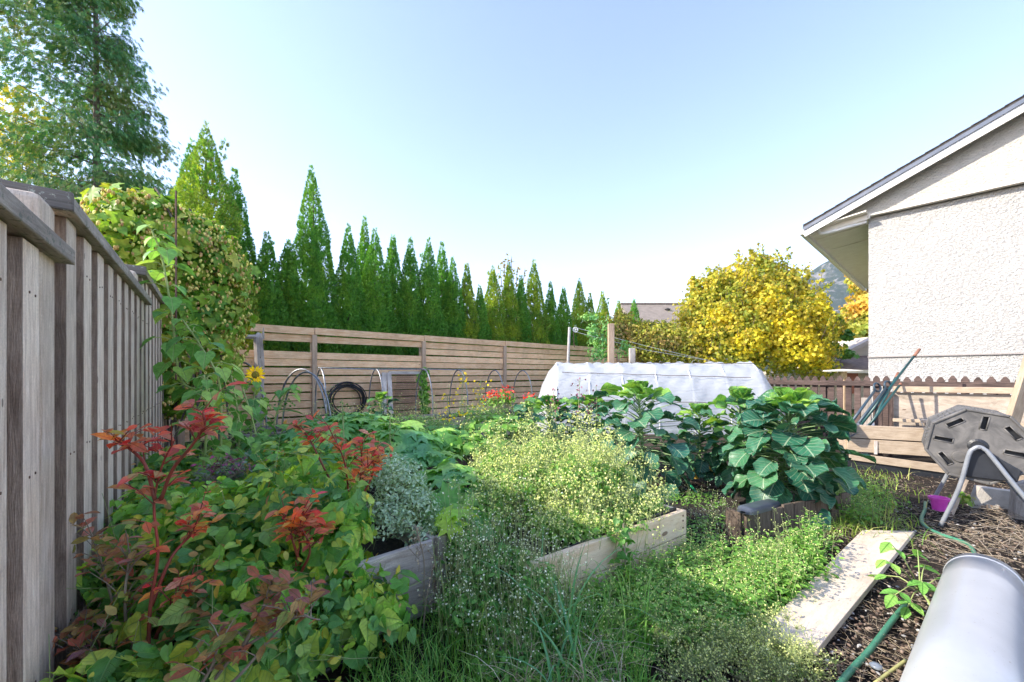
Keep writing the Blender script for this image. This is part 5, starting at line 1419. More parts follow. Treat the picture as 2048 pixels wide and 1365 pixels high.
def right_bits():
    mag = plain('pink plastic', (0.62, 0.06, 0.42), (0.70, 0.10, 0.50), .35, 10)
    c = gp(1878, 1021)
    mb = MB(); r = .066; mb.lathe([(0, .0), (r * .72, 0), (r * .95, .10), (r * 1.12, .10), (r * 1.15, .125), (r * 1.0, .125), (r * .9, .09), (0, .04)], c, 24)
    tag(mb.build('flower_pot', mag), 'small bright pink flower pot under the composter', 'pot')
    # slabs and prop boards below the composter
    A = gp(1880, 1040); B = at(1925, 975, 4.0)
    mb = MB(); mb.board(at(1893, 1042, 3.75), at(1928, 962, 4.1), .035, .10, up=Vector((1, 0, 0))); tag(mb.build('prop_board', M['planter_wood'], bevel=.004), 'narrow pale board slanting beside the pink pot', 'board')
    mb = MB(); mb.prism([at(1940, 1025, 4.0), at(1960, 975, 4.0), at(2032, 985, 3.9), at(2020, 1035, 3.9)], Vector((.05, .09, 0))); tag(mb.build('paving_slab', plain('pale concrete', (0.42, 0.38, 0.33), (0.52, 0.48, 0.42), .9, 9, .5, 70)), 'pale rough slab propped on edge below the composter', 'slab')
    mb = MB(); mb.prism([at(2028, 1040, 3.7), at(2034, 970, 3.7), at(2090, 960, 3.6), at(2090, 1050, 3.6)], Vector((.06, .1, 0))); tag(mb.build('timber_block', M['rotten'], bevel=.01), 'rough grey timber block at the right edge below the composter', 'block')
    # plank on the ground
    pa = [gp(1725, 1072), gp(1829, 1074), gp(1636, 1318), gp(1500, 1300)]
    mb = MB(); order = [pa[1], pa[2], pa[3], pa[0]]; mb.prism([p + Vector((0, 0, .012)) for p in order], (0, 0, .036))
    tag(mb.build('wooden_plank', M['plank_wood'], bevel=.003), 'wide pale plank lying on the mulch as a path', 'plank')
    # white pipe
    a = Vector((2.63, 2.23, .148)); b = Vector((.85, .83, .148)); ax = (b - a).normalized(); prof = []
    t = thing('metal_pipe', a, 'big smooth silver white pipe lying toward the camera at lower right', 'pipe')
    am = N('white coated metal'); tc = am.n('TexCoord').outputs['Object']; c = am.mix(am.ramp(am.noise(tc, 3, 5), [(0.4, (0, 0, 0)), (0.7, (1, 1, 1))]), (0.46, 0.47, 0.49), (0.55, 0.56, 0.58))
    c = am.mix(am.ramp(am.noise(tc, 60, 3, .7), [(0.66, (0, 0, 0)), (0.72, (1, 1, 1))]), c, (0.36, 0.34, 0.32))
    cm = am.fin(am.princ(c, .33, am.bump(am.noise(tc, 5, 3), .03, .02), .25))
    mb = MB(); mb.lathe([(.146, .003), (.150, .0), (.150, .3), (.1505, 1.0), (.150, (b - a).length), (.140, (b - a).length)], a, 56, axis=ax); mb.build('tube', cm, t, smooth=True)
    mb = MB(); mb.lathe([(0, .03), (.138, .03), (.146, .003)], a, 56, axis=ax); mb.build('end_cap', cm, t, smooth=True)
    sc = MB(); c0 = a + ax * .035; s = ax.cross(Vector((0, 0, 1))).normalized()
    sc.tube([c0 + (s * math.sin(k) + Vector((0, 0, math.cos(k)))) * .1505 for k in (-.35, -.2, -.05, .1)], .0015, 4); sc.build('seam', M['black_plastic'], t)
    for d0 in (.05,):
        rg = MB(); rg.lathe([(.1500, 0), (.1525, .003), (.1525, .012), (.1500, .015)], a + ax * d0, 56, axis=ax); rg.build('rib', cm, t, smooth=True)
    # hoses
    hm = N('green hose'); tc = hm.n('TexCoord').outputs['Object']; hm_ = hm.fin(hm.princ(hm.mix(hm.noise(tc, 15), (0.03, 0.17, 0.10), (0.08, 0.27, 0.16)), .4))
    pts = [gp(1851, 1008), gp(1850, 1022), gp(1843, 1040), gp(1850, 1056), gp(1880, 1072), gp(1915, 1084), gp(1940, 1096), gp(1956, 1125), gp(1990, 1160)]
    mb = MB(); mb.tube(curve_pts([p + Vector((0, 0, .014)) for p in pts], 48), .0135, 8); tag(mb.build('garden_hose', hm_, smooth=True), 'green hose winding from the pink pot to behind the silver pipe', 'hose')
    pts = [gp(1812, 1215), gp(1790, 1240), gp(1760, 1280), gp(1735, 1312), gp(1700, 1350), gp(1660, 1400)]
    mb = MB(); mb.tube(curve_pts([p + Vector((0, 0, .014)) for p in pts], 36), .0135, 8); tag(mb.build('garden_hose', hm_, smooth=True), 'thick green hose coming out under the raspberry leaves at the bottom', 'hose')
    pts = [gp(1840, 1372), gp(1765, 1345), gp(1800, 1325), gp(1850, 1310)]
    mb = MB(); mb.tube(curve_pts([gp(1750, 1372) + Vector((0, 0, .01)), gp(1780, 1350) + Vector((0, 0, .012)), gp(1812, 1330) + Vector((0, 0, .02))], 12), [.007] * 13 if False else .007, 7); tag(mb.build('bamboo_cane', plain('yellow cane', (0.46, 0.42, 0.16), (0.34, 0.36, 0.14), .5, 20), smooth=True), 'short yellowish cane on the ground left of the silver pipe', 'cane')
    mb = MB(); p = [gp(1470, 945, .1), gp(1385, 985, .05)]
    mb.tube(curve_pts([at(1372, 960, 4.6), at(1392, 985, 4.3), at(1408, 1010, 4.1)], 12), .012, 6); tag(mb.build('green_tape', plain('bright green cord', (0.03, 0.45, 0.18), rough=.5)), 'bright green hose end between the two big sprout plants', 'hose')
    # mussel shell like blue grey stone
    c = gp(1753, 1338); mb = MB(); mb.lathe([(0, 0), (.02, .004), (.026, .012), (.018, .02), (0, .024)], c, 12); o = mb.build('pebble', plain('blue grey stone', (0.14, 0.17, 0.22), (0.25, 0.28, 0.32), .35, 20), smooth=True); tag(o, 'blue grey pebble between the hose and the cane', 'stone')
right_bits()

def black_pipes():
    base = at(165, 1180, 2.0); mb = MB()
    for k in range(6):
        o = Vector((random.uniform(-.03, .05), random.uniform(-.05, .05), random.uniform(-.08, .06))); pts = []
        for j in range(19):
            a = PI * 1.35 * j / 18 + 2.2; pts.append(base + o + Vector((.17 + math.cos(a) * .26, math.sin(a) * .07, math.sin(a) * .20)))
        mb.tube(pts, .021, 8)
    tag(mb.build('pipe_coil', M['black_plastic'], smooth=True), 'thick black pipe coil tucked against the left fence', 'pipe')
black_pipes()

# ------------------------------------------------------------------ sunflowers
def sunflower(stalk, label, leafn=22, leaf=.13, bloom=None, blooms=(), seed=0):
    """stalk: list of (px,py,Y)"""
    pts = [at(*p) for p in stalk]; b = pts[0].copy(); b.z = .15; pts = [b] + pts
    t = thing('sunflower_plant', b, label, 'plant', 'sunflower plants by the fence corner')
    sp = curve_pts(pts, 36); n = len(sp)
    mb = MB(); mb.tube(sp, [.012 - .006 * i / n for i in range(n)], 7); mb.build('stem', M['stemgreen'], t, smooth=True)
    pet = MB(); P = []; D = []; U = []; S = []
    leafn = int(leafn * 2.3)
    for k in range(leafn):
        i = int(n * (.15 + .84 * k / leafn)); p = sp[min(i, n - 1)]; az = k * 2.4 + random.uniform(-.4, .4); pl = random.uniform(.07, .15) * (1 if k < leafn * .8 else .55)
        d = Vector((math.cos(az), math.sin(az), 0)); q = p + d * pl + Vector((0, 0, random.uniform(-.02, .06)))
        pet.tube([p, p.lerp(q, .5) + Vector((0, 0, .02)), q], .0035, 4, cap=False)
        P.append(q); D.append(d + Vector((0, 0, random.uniform(-1.5, -.1)))); U.append(Vector((0, 0, 1)) + d * .7); S.append(leaf * random.uniform(.65, 1.15) * (1 if k < leafn * .8 else .7))
    pet.build('leaf_stalks', M['stemgreen'], t)
    scatter([(T_HEART, arr(P), arr(D), arr(U), np.array(S))], 'leaves', M['sunleaf'], t)
    for (px, py, Y, r, face) in blooms:
        c = at(px, py, Y); f = Vector(face).normalized(); d_, s_, u_ = basis(f)
        m = 30; an = np.arange(m) * 2 * PI / m * 2 + rng.uniform(0, .2, m)
        Dd = arr([s_ * math.cos(a) + u_ * math.sin(a) + f * random.uniform(-.1, .35) for a in an]); Pp = np.array(c) + Dd * r * .34
        o = scatter([(T_LANCE, Pp, Dd, np.tile(np.array(f), (m, 1)), rng.uniform(r * .6, r * .8, m))], 'petals', M['petal'], t)
        mb = MB(); mb.lathe([(0, .012), (r * .2, .014), (r * .40, .004), (r * .42, -.012), (r * .2, -.03), (0, -.03)], c, 16, axis=f); mb.build('flower_disc', plain('sunflower disc', (0.22, 0.16, 0.02), (0.40, 0.32, 0.03), .9, 60, .8, 160), t)
    return t
sunflower([(435, 930, 3.4), (420, 800, 3.4), (362, 760, 3.35), (345, 640, 3.3), (325, 520, 3.25), (304, 462, 3.2)], 'tallest sunflower stalk leaning left across the hop vine', 26, .15)
sunflower([(440, 950, 3.3), (442, 850, 3.3), (437, 760, 3.3), (400, 690, 3.3), (365, 640, 3.3)], 'sunflower stalk arching left with heart shaped leaves', 20, .15)
sunflower([(470, 920, 3.7), (480, 860, 3.7), (460, 735, 3.7)], 'straight sunflower stalk ending left of the open flower', 12, .13)
sunflower([(520, 930, 3.9), (505, 840, 3.95), (472, 740, 4.0)], 'slanting bare sunflower stalk under the open flower', 12, .14)
sunflower([(500, 900, 4.3), (506, 820, 4.3), (512, 765, 4.3)], 'sunflower plant carrying the one open yellow flower', 14, .13, blooms=[(511, 750, 4.25, .098, (.1, -1, .1))])
sunflower([(405, 960, 3.0), (412, 880, 3.0), (415, 800, 3.0), (408, 750, 3.0)], 'short leafy sunflower in front of the tall leaning stalk', 16, .12, blooms=[(436, 795, 3.6, .06, (.6, -.8, -.3))])
sunflower([(560, 900, 4.2), (548, 850, 4.2), (570, 790, 4.2), (590, 770, 4.2)], 'rightmost sunflower, bending toward the hoops', 14, .13)

# ------------------------------------------------------------------ bindweed, blueberries and herbs at the front left
def Ecl(px, py, Y, rx, ry, rz):
    c = at(px, py, Y); return (c.x, c.y, c.z, rx, ry, rz)
BW = [Ecl(230, 1010, 2.75, .36, .35, .22), Ecl(200, 1090, 2.3, .22, .25, .16), Ecl(330, 1060, 2.3, .35, .35, .22), Ecl(430, 1090, 2.0, .34, .32, .26), Ecl(520, 1060, 2.1, .32, .32, .26), Ecl(610, 1090, 2.0, .24, .26, .36),
      Ecl(690, 1120, 1.95, .11, .2, .34), Ecl(640, 1230, 1.85, .20, .15, .28), Ecl(520, 1220, 1.75, .24, .25, .30), Ecl(400, 1240, 1.7, .30, .25, .26), Ecl(290, 1240, 1.8, .26, .25, .25), Ecl(640, 985, 2.5, .28, .3, .20), Ecl(590, 960, 2.7, .25, .3, .17), Ecl(710, 940, 2.9, .2, .3, .15), Ecl(560, 1320, 1.6, .18, .15, .2)]
for s_ in (.38, .52, .68, .85, 1.02, 1.2, 1.38): BW.append((-.435 - .74 * s_ + .09, 2.19 - .67 * s_ - .09, .17, .15, .15, .21))
BW += [Ecl(150, 1200, 1.7, .15, .2, .15), Ecl(330, 960, 3.0, .3, .3, .2), Ecl(600, 920, 3.0, .3, .3, .15)]
P, Nn = ell(BW, 7600, .5, 1.2, -.4, .6)
k = rng.uniform(size=len(P)) < .62
t = thing('bindweed_patch', (at(500, 1200, 1.9).x, 1.9, 0), 'mass of heart leaved bindweed smothering the front left bed', 'vine')
scatter([(T_HEART, P[k], tang(Nn[k], 1.0), Nn[k] + np.array([.1, -.25, .3]), rng.uniform(.035, .11, k.sum())), (T_HEART, P[~k], tang(Nn[~k], .6), Nn[~k], rng.uniform(.035, .06, (~k).sum()))], 'leaves', M['bind'], t)
i = rng.integers(0, len(P), 500); j = rng.normal(size=(500, 3)) * .12
sticks(P[i], P[i] + j, .0018, 'stems', M['finestem'], t)
P, Nn = ell(BW, 900, .95, 1.22, -.4, .7)
scatter([(T_OVAL, P, tang(Nn, .6), Nn, rng.uniform(.02, .055, len(P)))], 'withered_leaves', M['mixed_dead'], t)

def bush(mains, mat, label, leaf=.06, twigs=5, tl=.14, stem='redstem', name='blueberry_bush', tmpl=T_WIDE, per=.028, cat='shrub', group=None, start=.25, r0=.007, upb=.3):
    """mains: list of control polylines [(px,py,Y),...]; leafy side twigs grow off them"""
    first = at(*mains[0][0]); b = first.copy(); b.z = 0
    t = thing(name, b, label, cat, group); st = MB(); P = []; D = []; U = []; S = []
    def leaves_on(pts, frm=0.0):
        L = 0
        for q in range(len(pts) - 1):
            if q / len(pts) < frm: continue
            seg = pts[q + 1] - pts[q]; m = max(1, int(seg.length / per))
            for s in range(m):
                p = pts[q] + seg * ((s + random.random()) / m); az = random.uniform(0, 6.283)
                d = (seg.normalized() * .28 + Vector((math.cos(az), math.sin(az), random.uniform(-.6, .6)))).normalized()
                P.append(p); D.append(d); U.append(Vector((random.gauss(0, .5), random.gauss(0, .5) - .25, 1))); S.append(leaf * random.uniform(.6, 1.2))
    for ml in mains:
        pts = curve_pts([at(*p) for p in ml], 20); n = len(pts)
        st.tube(pts, [r0 - (r0 * .7) * i / n for i in range(n)], 6)
        leaves_on(pts, .55)
        for k in range(twigs):
            i = int(n * random.uniform(start, .97)); p = pts[min(i, n - 1)]; az = random.uniform(0, 6.283)
            d = Vector((math.cos(az), math.sin(az) * .7, random.uniform(.0, .9) + upb)).normalized(); L = tl * random.uniform(.5, 1.2)
            q = [p, p + d * L * .5 + Vector((0, 0, .01)), p + d * L]; st.tube(q, [r0 * .35, r0 * .25, r0 * .15], 4, cap=False); leaves_on(curve_pts(q, 4), 0.2)
    st.build('stems', M[stem], t, smooth=True)
    scatter([(tmpl, arr(P), arr(D), arr(U), np.array(S))], 'leaves', mat, t)
    return t
bush([[(296, 1365, 1.45), (300, 1220, 1.45), (316, 1110, 1.45), (308, 1010, 1.45), (325, 930, 1.45), (350, 880, 1.45)], [(322, 1000, 1.45), (345, 940, 1.42), (385, 890, 1.4), (410, 850, 1.4), (405, 825, 1.4)], [(310, 1000, 1.45), (290, 930, 1.45), (255, 895, 1.45), (230, 880, 1.45)]],
     M['blue_red'], 'tall red blueberry shoot rising in front of the left fence', .066, 10, .11, tmpl=T_WIDE, per=.019, start=.35)
bush([[(300, 1220, 1.5), (340, 1120, 1.55), (380, 1070, 1.6), (400, 1030, 1.6)], [(300, 1300, 1.5), (350, 1200, 1.5), (395, 1180, 1.5)]], M['blue_red'], 'low red and orange blueberry twigs right of the tall red shoot', .055, 9, .12, start=.4)
bush([[(250, 1365, 1.6), (235, 1250, 1.6), (210, 1150, 1.6), (180, 1060, 1.6)], [(260, 1365, 1.55), (250, 1200, 1.55), (260, 1100, 1.55)], [(230, 1365, 1.5), (150, 1280, 1.5), (110, 1270, 1.5)], [(270, 1365, 1.5), (200, 1320, 1.45), (150, 1320, 1.45)], [(330, 1365, 1.5), (330, 1280, 1.5), (380, 1240, 1.5)]],
     M['blue_mix'], 'straggly olive and maroon blueberry bush at the lower left corner', .056, 15, .15, stem='twig', start=.3)
bush([[(400, 1400, 1.35), (470, 1310, 1.35), (560, 1250, 1.38), (630, 1190, 1.4)], [(470, 1320, 1.35), (520, 1230, 1.35), (545, 1160, 1.38)], [(420, 1400, 1.3), (480, 1350, 1.3), (580, 1240, 1.35), (640, 1240, 1.36)], [(380, 1400, 1.3), (420, 1340, 1.3), (440, 1280, 1.3)]],
     M['blue_mix'], 'arching blueberry branch with olive pink leaves at bottom left centre', .058, 11, .11, stem='twig', start=.35)
bush([[(590, 1150, 1.75), (600, 1070, 1.72), (610, 1010, 1.7)], [(600, 1130, 1.75), (585, 1080, 1.7), (570, 1030, 1.7)], [(600, 1150, 1.75), (620, 1100, 1.7), (600, 1050, 1.68)]], M['blue_red'], 'crimson and orange blueberry twigs in the middle of the bindweed', .06, 10, .12, start=.4)
bush([[(700, 1050, 2.25), (690, 930, 2.2), (655, 850, 2.2)], [(700, 1050, 2.25), (720, 960, 2.2), (725, 880, 2.2)], [(690, 1020, 2.25), (640, 920, 2.2), (620, 880, 2.2), (600, 850, 2.2)], [(720, 1000, 2.25), (745, 950, 2.25), (750, 900, 2.25)], [(700, 1040, 2.2), (720, 960, 2.1), (735, 930, 2.1)]], M['blue_red'], 'crimson leaved blueberry bush above the bindweed left of the grey herb', .06, 10, .12, start=.4)
bush([[(360, 1100, 2.6), (400, 1000, 2.6), (430, 960, 2.6)], [(420, 1080, 2.6), (450, 980, 2.6), (470, 940, 2.6)], [(470, 1060, 2.6), (490, 960, 2.6)]], M['lav'], 'dusky purple sage in the shade below the sunflowers', .035, 34, .16, stem='twig', name='sage_plant', cat='herb', start=.2, per=.014)
bush([[(395, 1000, 2.5), (430, 940, 2.5), (470, 920, 2.5)], [(410, 990, 2.5), (470, 950, 2.5), (500, 940, 2.5)]], M['purple'], 'purple flowering herb twigs above the sage', .03, 10, .12, stem='twig', name='herb_plant', cat='herb', tmpl=T_OVAL)
mb = MB()
for k in range(7):
    p0 = Vector((at(280, 1365, 1.5).x + random.uniform(-.09, .09), 1.5, 0)); q = p0 + Vector((random.uniform(-.08, .1), random.uniform(-.05, .05), random.uniform(.25, .42)))
    mb.tube([p0, p0.lerp(q, .5) + Vector((random.uniform(-.02, .02), 0, 0)), q], [.009, .007, .004], 6)
tag(mb.build('bare_twigs', M['twig']), 'bare pale twigs at the foot of the lower left blueberry', 'twigs')

# grey green herb
GE = [Ecl(800, 980, 2.5, .16, .2, .17), Ecl(835, 1030, 2.4, .14, .2, .16), Ecl(770, 950, 2.7, .15, .2, .13), Ecl(850, 1085, 2.3, .08, .12, .09), Ecl(770, 1040, 2.3, .14, .14, .12), Ecl(880, 1130, 2.25, .05, .08, .07)]
P, Nn = ell(GE, 4200, .6, 1.15, -.6, .5); t = thing('silver_herb', (at(810, 1050, 2.4).x, 2.4, 0), 'cloud of silvery grey green herb spilling over the grey bed corner', 'herb')
scatter([(T_OVAL, P, tang(Nn, .5) + np.array([0, 0, .2]), Nn, rng.uniform(.014, .032, len(P)))], 'leaves', M['catmint'], t)
i = rng.integers(0, len(P), 420); sticks(P[i] - Nn[i] * .09 - np.array([0, 0, .05]), P[i], .0014, 'stems', M['finestem'], t)

# squash plants
def squash(E, n, size, mat, label, tmpl=T_SQUASH, upb=.8, cat='plant', name='squash_plant', group='squash plants'):
    base = Vector((E[0][0], E[0][1], 0)); t = thing(name, base, label, cat, group)
    P, Nn = ell(E, n, .45, 1.1, -.1, .35); Nn = nrmz(Nn + np.array([0, -.15, upb]))
    scatter([(tmpl, P, tang(Nn, .6), Nn, rng.uniform(size * .65, size * 1.2, len(P)))], 'leaves', mat, t)
    mb = MB()
    for k in range(0, len(P), 3):
        p = Vector(P[k]); q = Vector((p.x * .8 + base.x * .2, p.y * .8 + base.y * .2, max(.05, p.z - .25))); mb.tube([q, q.lerp(p, .6) + Vector((.01, 0, .02)), p], [.006, .0045, .003], 4, cap=False)
    mb.build('stalks', M['stemgreen'], t)
squash([Ecl(700, 860, 4.3, .5, .45, .16), Ecl(790, 890, 4.0, .4, .45, .18), Ecl(640, 880, 4.0, .4, .45, .16), Ecl(880, 880, 4.4, .4, .4, .14), Ecl(830, 930, 3.6, .35, .35, .14), Ecl(560, 900, 4.0, .4, .4, .16)], 520, .20, M['squash'], 'spreading squash plant filling the middle left of the garden')
squash([Ecl(920, 1000, 2.9, .26, .25, .13), Ecl(960, 1040, 2.7, .2, .2, .13), Ecl(900, 960, 3.2, .25, .25, .1)], 60, .22, M['squash'], 'blue green squash plant right of the silvery herb')
squash([Ecl(918, 1032, 2.35, .10, .08, .04)], 7, .15, M['squash_y'], 'lime green young squash shoot before the blue green squash')
squash([Ecl(1000, 860, 4.8, .5, .5, .18), Ecl(960, 900, 4.2, .4, .4, .18)], 200, .13, M['weed'], 'low leafy clump between the squash and the leftmost sprout plant', name='leafy_plant', tmpl=T_HEART, group=None)

# ------------------------------------------------------------------ weeds
def lumpy(E, k=3, f=.62):
    out = []
    for e in E:
        for _ in range(k):
            q = f * random.uniform(.6, 1.25); out.append((e[0] + random.uniform(-.6, .6) * e[3], e[1] + random.uniform(-.6, .6) * e[4], e[2] + random.uniform(-.35, .45) * e[5], e[3] * q, e[4] * q, e[5] * q * 1.1))
    return out
def weeds(E, nleaf, leaf, lmat, nb, bmat, bsize, label, nstem=900, bloom_up=.14, tmpl=T_OVAL, sname='weed_patch', rmin=.5):
    t = thing(sname, (E[0][0], E[0][1], 0), label, 'weeds'); t['kind'] = 'stuff'; E = list(E) + lumpy(E, 3, .6)
    E = [(e[0], e[1], e[2], e[3] * .85, e[4] * .85, e[5] * .85) if i_ < len(E) // 4 else e for i_, e in enumerate(E)]
    P, Nn = ell(E, nleaf, rmin, 1.05, -.2, .6); Nn = nrmz(Nn + np.array([0, -.1, .7]))
    scatter([(tmpl, P, tang(Nn, .3), Nn, rng.uniform(leaf * .6, leaf * 1.25, len(P)))], 'leaves', lmat, t)
    if nstem:
        Q, Qn = ell(E, nstem, .8, 1.12, .0, .4); tips = Q + np.stack([rng.normal(size=len(Q)) * .05, rng.normal(size=len(Q)) * .05, np.minimum(rng.exponential(bloom_up * .75, len(Q)), bloom_up * 2.6)], 1)
        sticks(Q - np.array([0, 0, .22]) * rng.uniform(.5, 1, (len(Q), 1)) - Qn * .04, tips, .0017, 'stems', M['finestem'], t)
        if nb:
            per = max(1, nb // len(tips)); B = np.repeat(tips, per, axis=0) + rng.normal(size=(len(tips) * per, 3)) * np.array([.026, .026, .022])
            j = np.repeat(np.arange(len(tips)), per)
            sticks(tips[j] - np.array([0, 0, .02]), B, .0009, 'twiglets', M['finestem'], t)
            scatter([(T_STAR, B, rdir(len(B)), rdir(len(B)), rng.uniform(bsize * .6, bsize * 1.3, len(B)))], 'blooms', bmat, t)
    return t
weeds([Ecl(1060, 990, 3.0, .30, .40, .26), Ecl(1160, 980, 3.1, .32, .4, .30), Ecl(1000, 960, 3.3, .28, .4, .24), Ecl(1210, 960, 3.3, .26, .35, .26), Ecl(1100, 930, 3.8, .40, .4, .30), Ecl(980, 1050, 2.7, .2, .25, .22), (.55, 2.75, .30, .5, .4, .14), (.9, 2.95, .30, .28, .25, .12), (.35, 2.5, .3, .25, .2, .12)],
      7500, .045, M['weed'], 11000, M['bloom'], .016, 'cloud of cream seed heads on weeds in the pine raised bed', 1300, .14)
weeds([Ecl(980, 1140, 2.1, .16, .2, .14), Ecl(1060, 1150, 2.15, .18, .2, .14), Ecl(1000, 1230, 2.0, .30, .22, .16), Ecl(1120, 1250, 1.95, .22, .2, .14), Ecl(940, 1210, 2.0, .12, .2, .12), Ecl(1060, 1310, 1.8, .3, .2, .10), Ecl(930, 1110, 2.2, .14, .2, .16), Ecl(1070, 1180, 2.0, .16, .16, .16)],
      3600, .036, M['weed_d'], 2400, M['white_bloom'], .010, 'weeds dotted with tiny white flowers in front of the beds', 700, .14)
weeds([Ecl(1300, 1190, 2.35, .30, .22, .07), Ecl(1400, 1150, 2.6, .34, .28, .09), Ecl(1500, 1130, 2.7, .30, .28, .11), Ecl(1590, 1115, 2.8, .24, .26, .11), Ecl(1330, 1260, 2.05, .3, .25, .08), Ecl(1450, 1210, 2.25, .3, .25, .09), Ecl(1420, 1090, 3.2, .25, .35, .09), Ecl(1230, 1290, 1.9, .3, .22, .08), Ecl(1540, 1170, 2.45, .22, .2, .09)],
      3800, .038, M['weed'], 1500, M['bloom'], .009, 'low creeping weeds carpeting the path right of the pine bed', 500, .10, rmin=.3)
weeds([Ecl(1400, 1345, 1.75, .26, .2, .06), Ecl(1520, 1330, 1.8, .24, .2, .06), Ecl(1290, 1360, 1.75, .2, .2, .06), Ecl(1480, 1290, 1.95, .16, .14, .03), Ecl(1600, 1345, 1.75, .14, .14, .04)],
      1100, .02, M['weed'], 6500, M['bloom'], .009, 'pale straw coloured flowering weeds along the bottom edge', 900, .06)
weeds([Ecl(1700, 1030, 3.6, .22, .35, .16), Ecl(1725, 990, 4.1, .30, .4, .18), Ecl(1665, 1010, 3.9, .2, .3, .16)], 700, .035, M['weed'], 0, None, 0, 'leafy weeds among the grass before the timber planter', 160, .1)
weeds([Ecl(1400, 1000, 3.9, .40, .35, .04), Ecl(1360, 1050, 3.3, .25, .3, .05), Ecl(1440, 1040, 3.4, .2, .2, .04)], 900, .03, M['weed'], 500, M['white_bloom'], .008, 'thin small weeds on the dark soil between the beds', 160, .05)
weeds([Ecl(850, 860, 5.4, .6, .6, .18), Ecl(1000, 840, 6.0, .6, .5, .20), Ecl(650, 850, 5.4, .5, .5, .15), Ecl(930, 900, 4.4, .4, .4, .16), Ecl(800, 845, 6.2, .9, .4, .15)], 3600, .05, M['weed'], 1200, M['bloom'], .016, 'mixed weeds filling the ground toward the back beds', 600, .15)

def nettles(regions, label):
    first = gp(*regions[0][:2]); t = thing('nettle_patch', first, label, 'weeds'); t['kind'] = 'stuff'
    A = []; B = []; P = []; D = []; U = []; S = []; Fl = []
    for (px, py, rx, ry, n, h0, h1) in regions:
        for _ in range(n):
            a_ = random.uniform(0, 6.283); q = math.sqrt(random.random()); b = gp(px + rx * q * math.cos(a_), max(800, py + ry * q * math.sin(a_))); h = random.uniform(h0, h1)
            top = b + Vector((random.gauss(0, .2) * h, random.gauss(0, .2) * h, h)); A.append(b); B.append(top); az = random.uniform(0, 6.283); m = max(3, int(h / .026))
            for k in range(m):
                u = .2 + .8 * k / (m - 1); p = b.lerp(top, u); az += PI / 2 + random.uniform(-.2, .2); sz = (.062 - .036 * u) * random.uniform(.75, 1.2)
                for w in (0, PI): 
                    d = Vector((math.cos(az + w), math.sin(az + w), .25 - .6 * (1 - u) + random.uniform(-.2, .2))); P.append(p + d * .012); D.append(d); U.append(Vector((random.gauss(0, .2), random.gauss(0, .2), 1))); S.append(sz)
            for k in range(4): Fl.append(top + Vector((random.gauss(0, .012), random.gauss(0, .012), random.uniform(-.01, .02))))
    sticks(arr(A), arr(B), .0022, 'stems', M['finestem'], t)
    scatter([(T_OVAL, arr(P), arr(D), arr(U), np.array(S))], 'leaves', M['weed'], t)
    scatter([(T_STAR, arr(Fl), rdir(len(Fl)), rdir(len(Fl)), .009)], 'blooms', M['bloom'], t)
nettles([(1420, 1190, 180, 65, 250, .08, .21), (1560, 1160, 100, 45, 130, .10, .22), (1620, 1110, 40, 30, 30, .15, .26), (1300, 1240, 140, 60, 150, .08, .22), (1400, 1260, 130, 50, 120, .08, .2), (1400, 1120, 60, 30, 40, .08, .15), (1720, 1020, 60, 40, 60, .1, .22)], 'upright bright green nettle stems crowding the path beside the plank')
# grasses
def patch(px0, px1, py0, py1, n):
    px = rng.uniform(px0, px1, n); py = rng.uniform(py0, py1, n); Yv = H * F / (py - HOR)
    return np.stack([(px - 1024) / F * Yv, Yv, np.zeros(n)], 1)
n = 2400
tag(blades(patch(700, 1300, 1230, 1480, n), rng.uniform(.06, .20, n), rng.uniform(0, 6.28, n), rng.uniform(.2, 1.0, n), rng.uniform(.003, .007, n), 'grass', M['grass']), 'rough green grass along the bottom of the beds', 'grass', kind='stuff')
n = 1700
tag(blades(np.concatenate([patch(1640, 1800, 950, 1080, n // 2), patch(1640, 1740, 960, 1050, n - n // 2)]) + rng.normal(size=(n, 3)) * np.array([.09, .12, 0]), rng.uniform(.04, .26, n) * rng.uniform(.4, 1, n), rng.uniform(0, 6.28, n), rng.uniform(.3, 1.6, n), rng.uniform(.003, .009, n), 'grass', M['grass_y']), 'sunny yellow green grass tuft between sprouts and planter', 'grass', kind='stuff')
n = 2600
tag(blades(patch(340, 640, 930, 1040, n) * np.array([1, 1, 1]) + np.array([0, 0, .15]), rng.uniform(.15, .35, n), rng.uniform(0, 6.28, n), rng.uniform(.2, .8, n), rng.uniform(.004, .008, n), 'grass', M['grass']), 'dark grass growing beneath the sunflowers', 'grass', kind='stuff')
n = 42; P = np.concatenate([patch(1090, 1180, 1290, 1420, 26), patch(980, 1090, 1250, 1330, 16)])
tag(blades(P, rng.uniform(.30, .62, n), rng.uniform(0, 6.28, n), rng.uniform(.15, .9, n), rng.uniform(.010, .018, n), 'broad_grass', M['bluegrass'], seg=7), 'broad blue green grass blades arching in front of the pine bed', 'grass', kind='stuff')
n = 700; P = patch(900, 1290, 1150, 1330, n)
tag(blades(P, rng.uniform(.15, .45, n), rng.uniform(0, 6.28, n), rng.uniform(.2, 1.0, n), rng.uniform(.003, .008, n), 'grass', M['grass']), 'taller green grass mixed into the white flowered weeds', 'grass', kind='stuff')
n = 260; P = patch(1000, 1250, 1250, 1420, n)
tag(blades(P, rng.uniform(.08, .25, n), rng.uniform(0, 6.28, n), rng.uniform(.5, 1.5, n), rng.uniform(.003, .006, n), 'dry_grass', M['straw']), 'dead straw coloured grass between the front weeds', 'grass', kind='stuff')

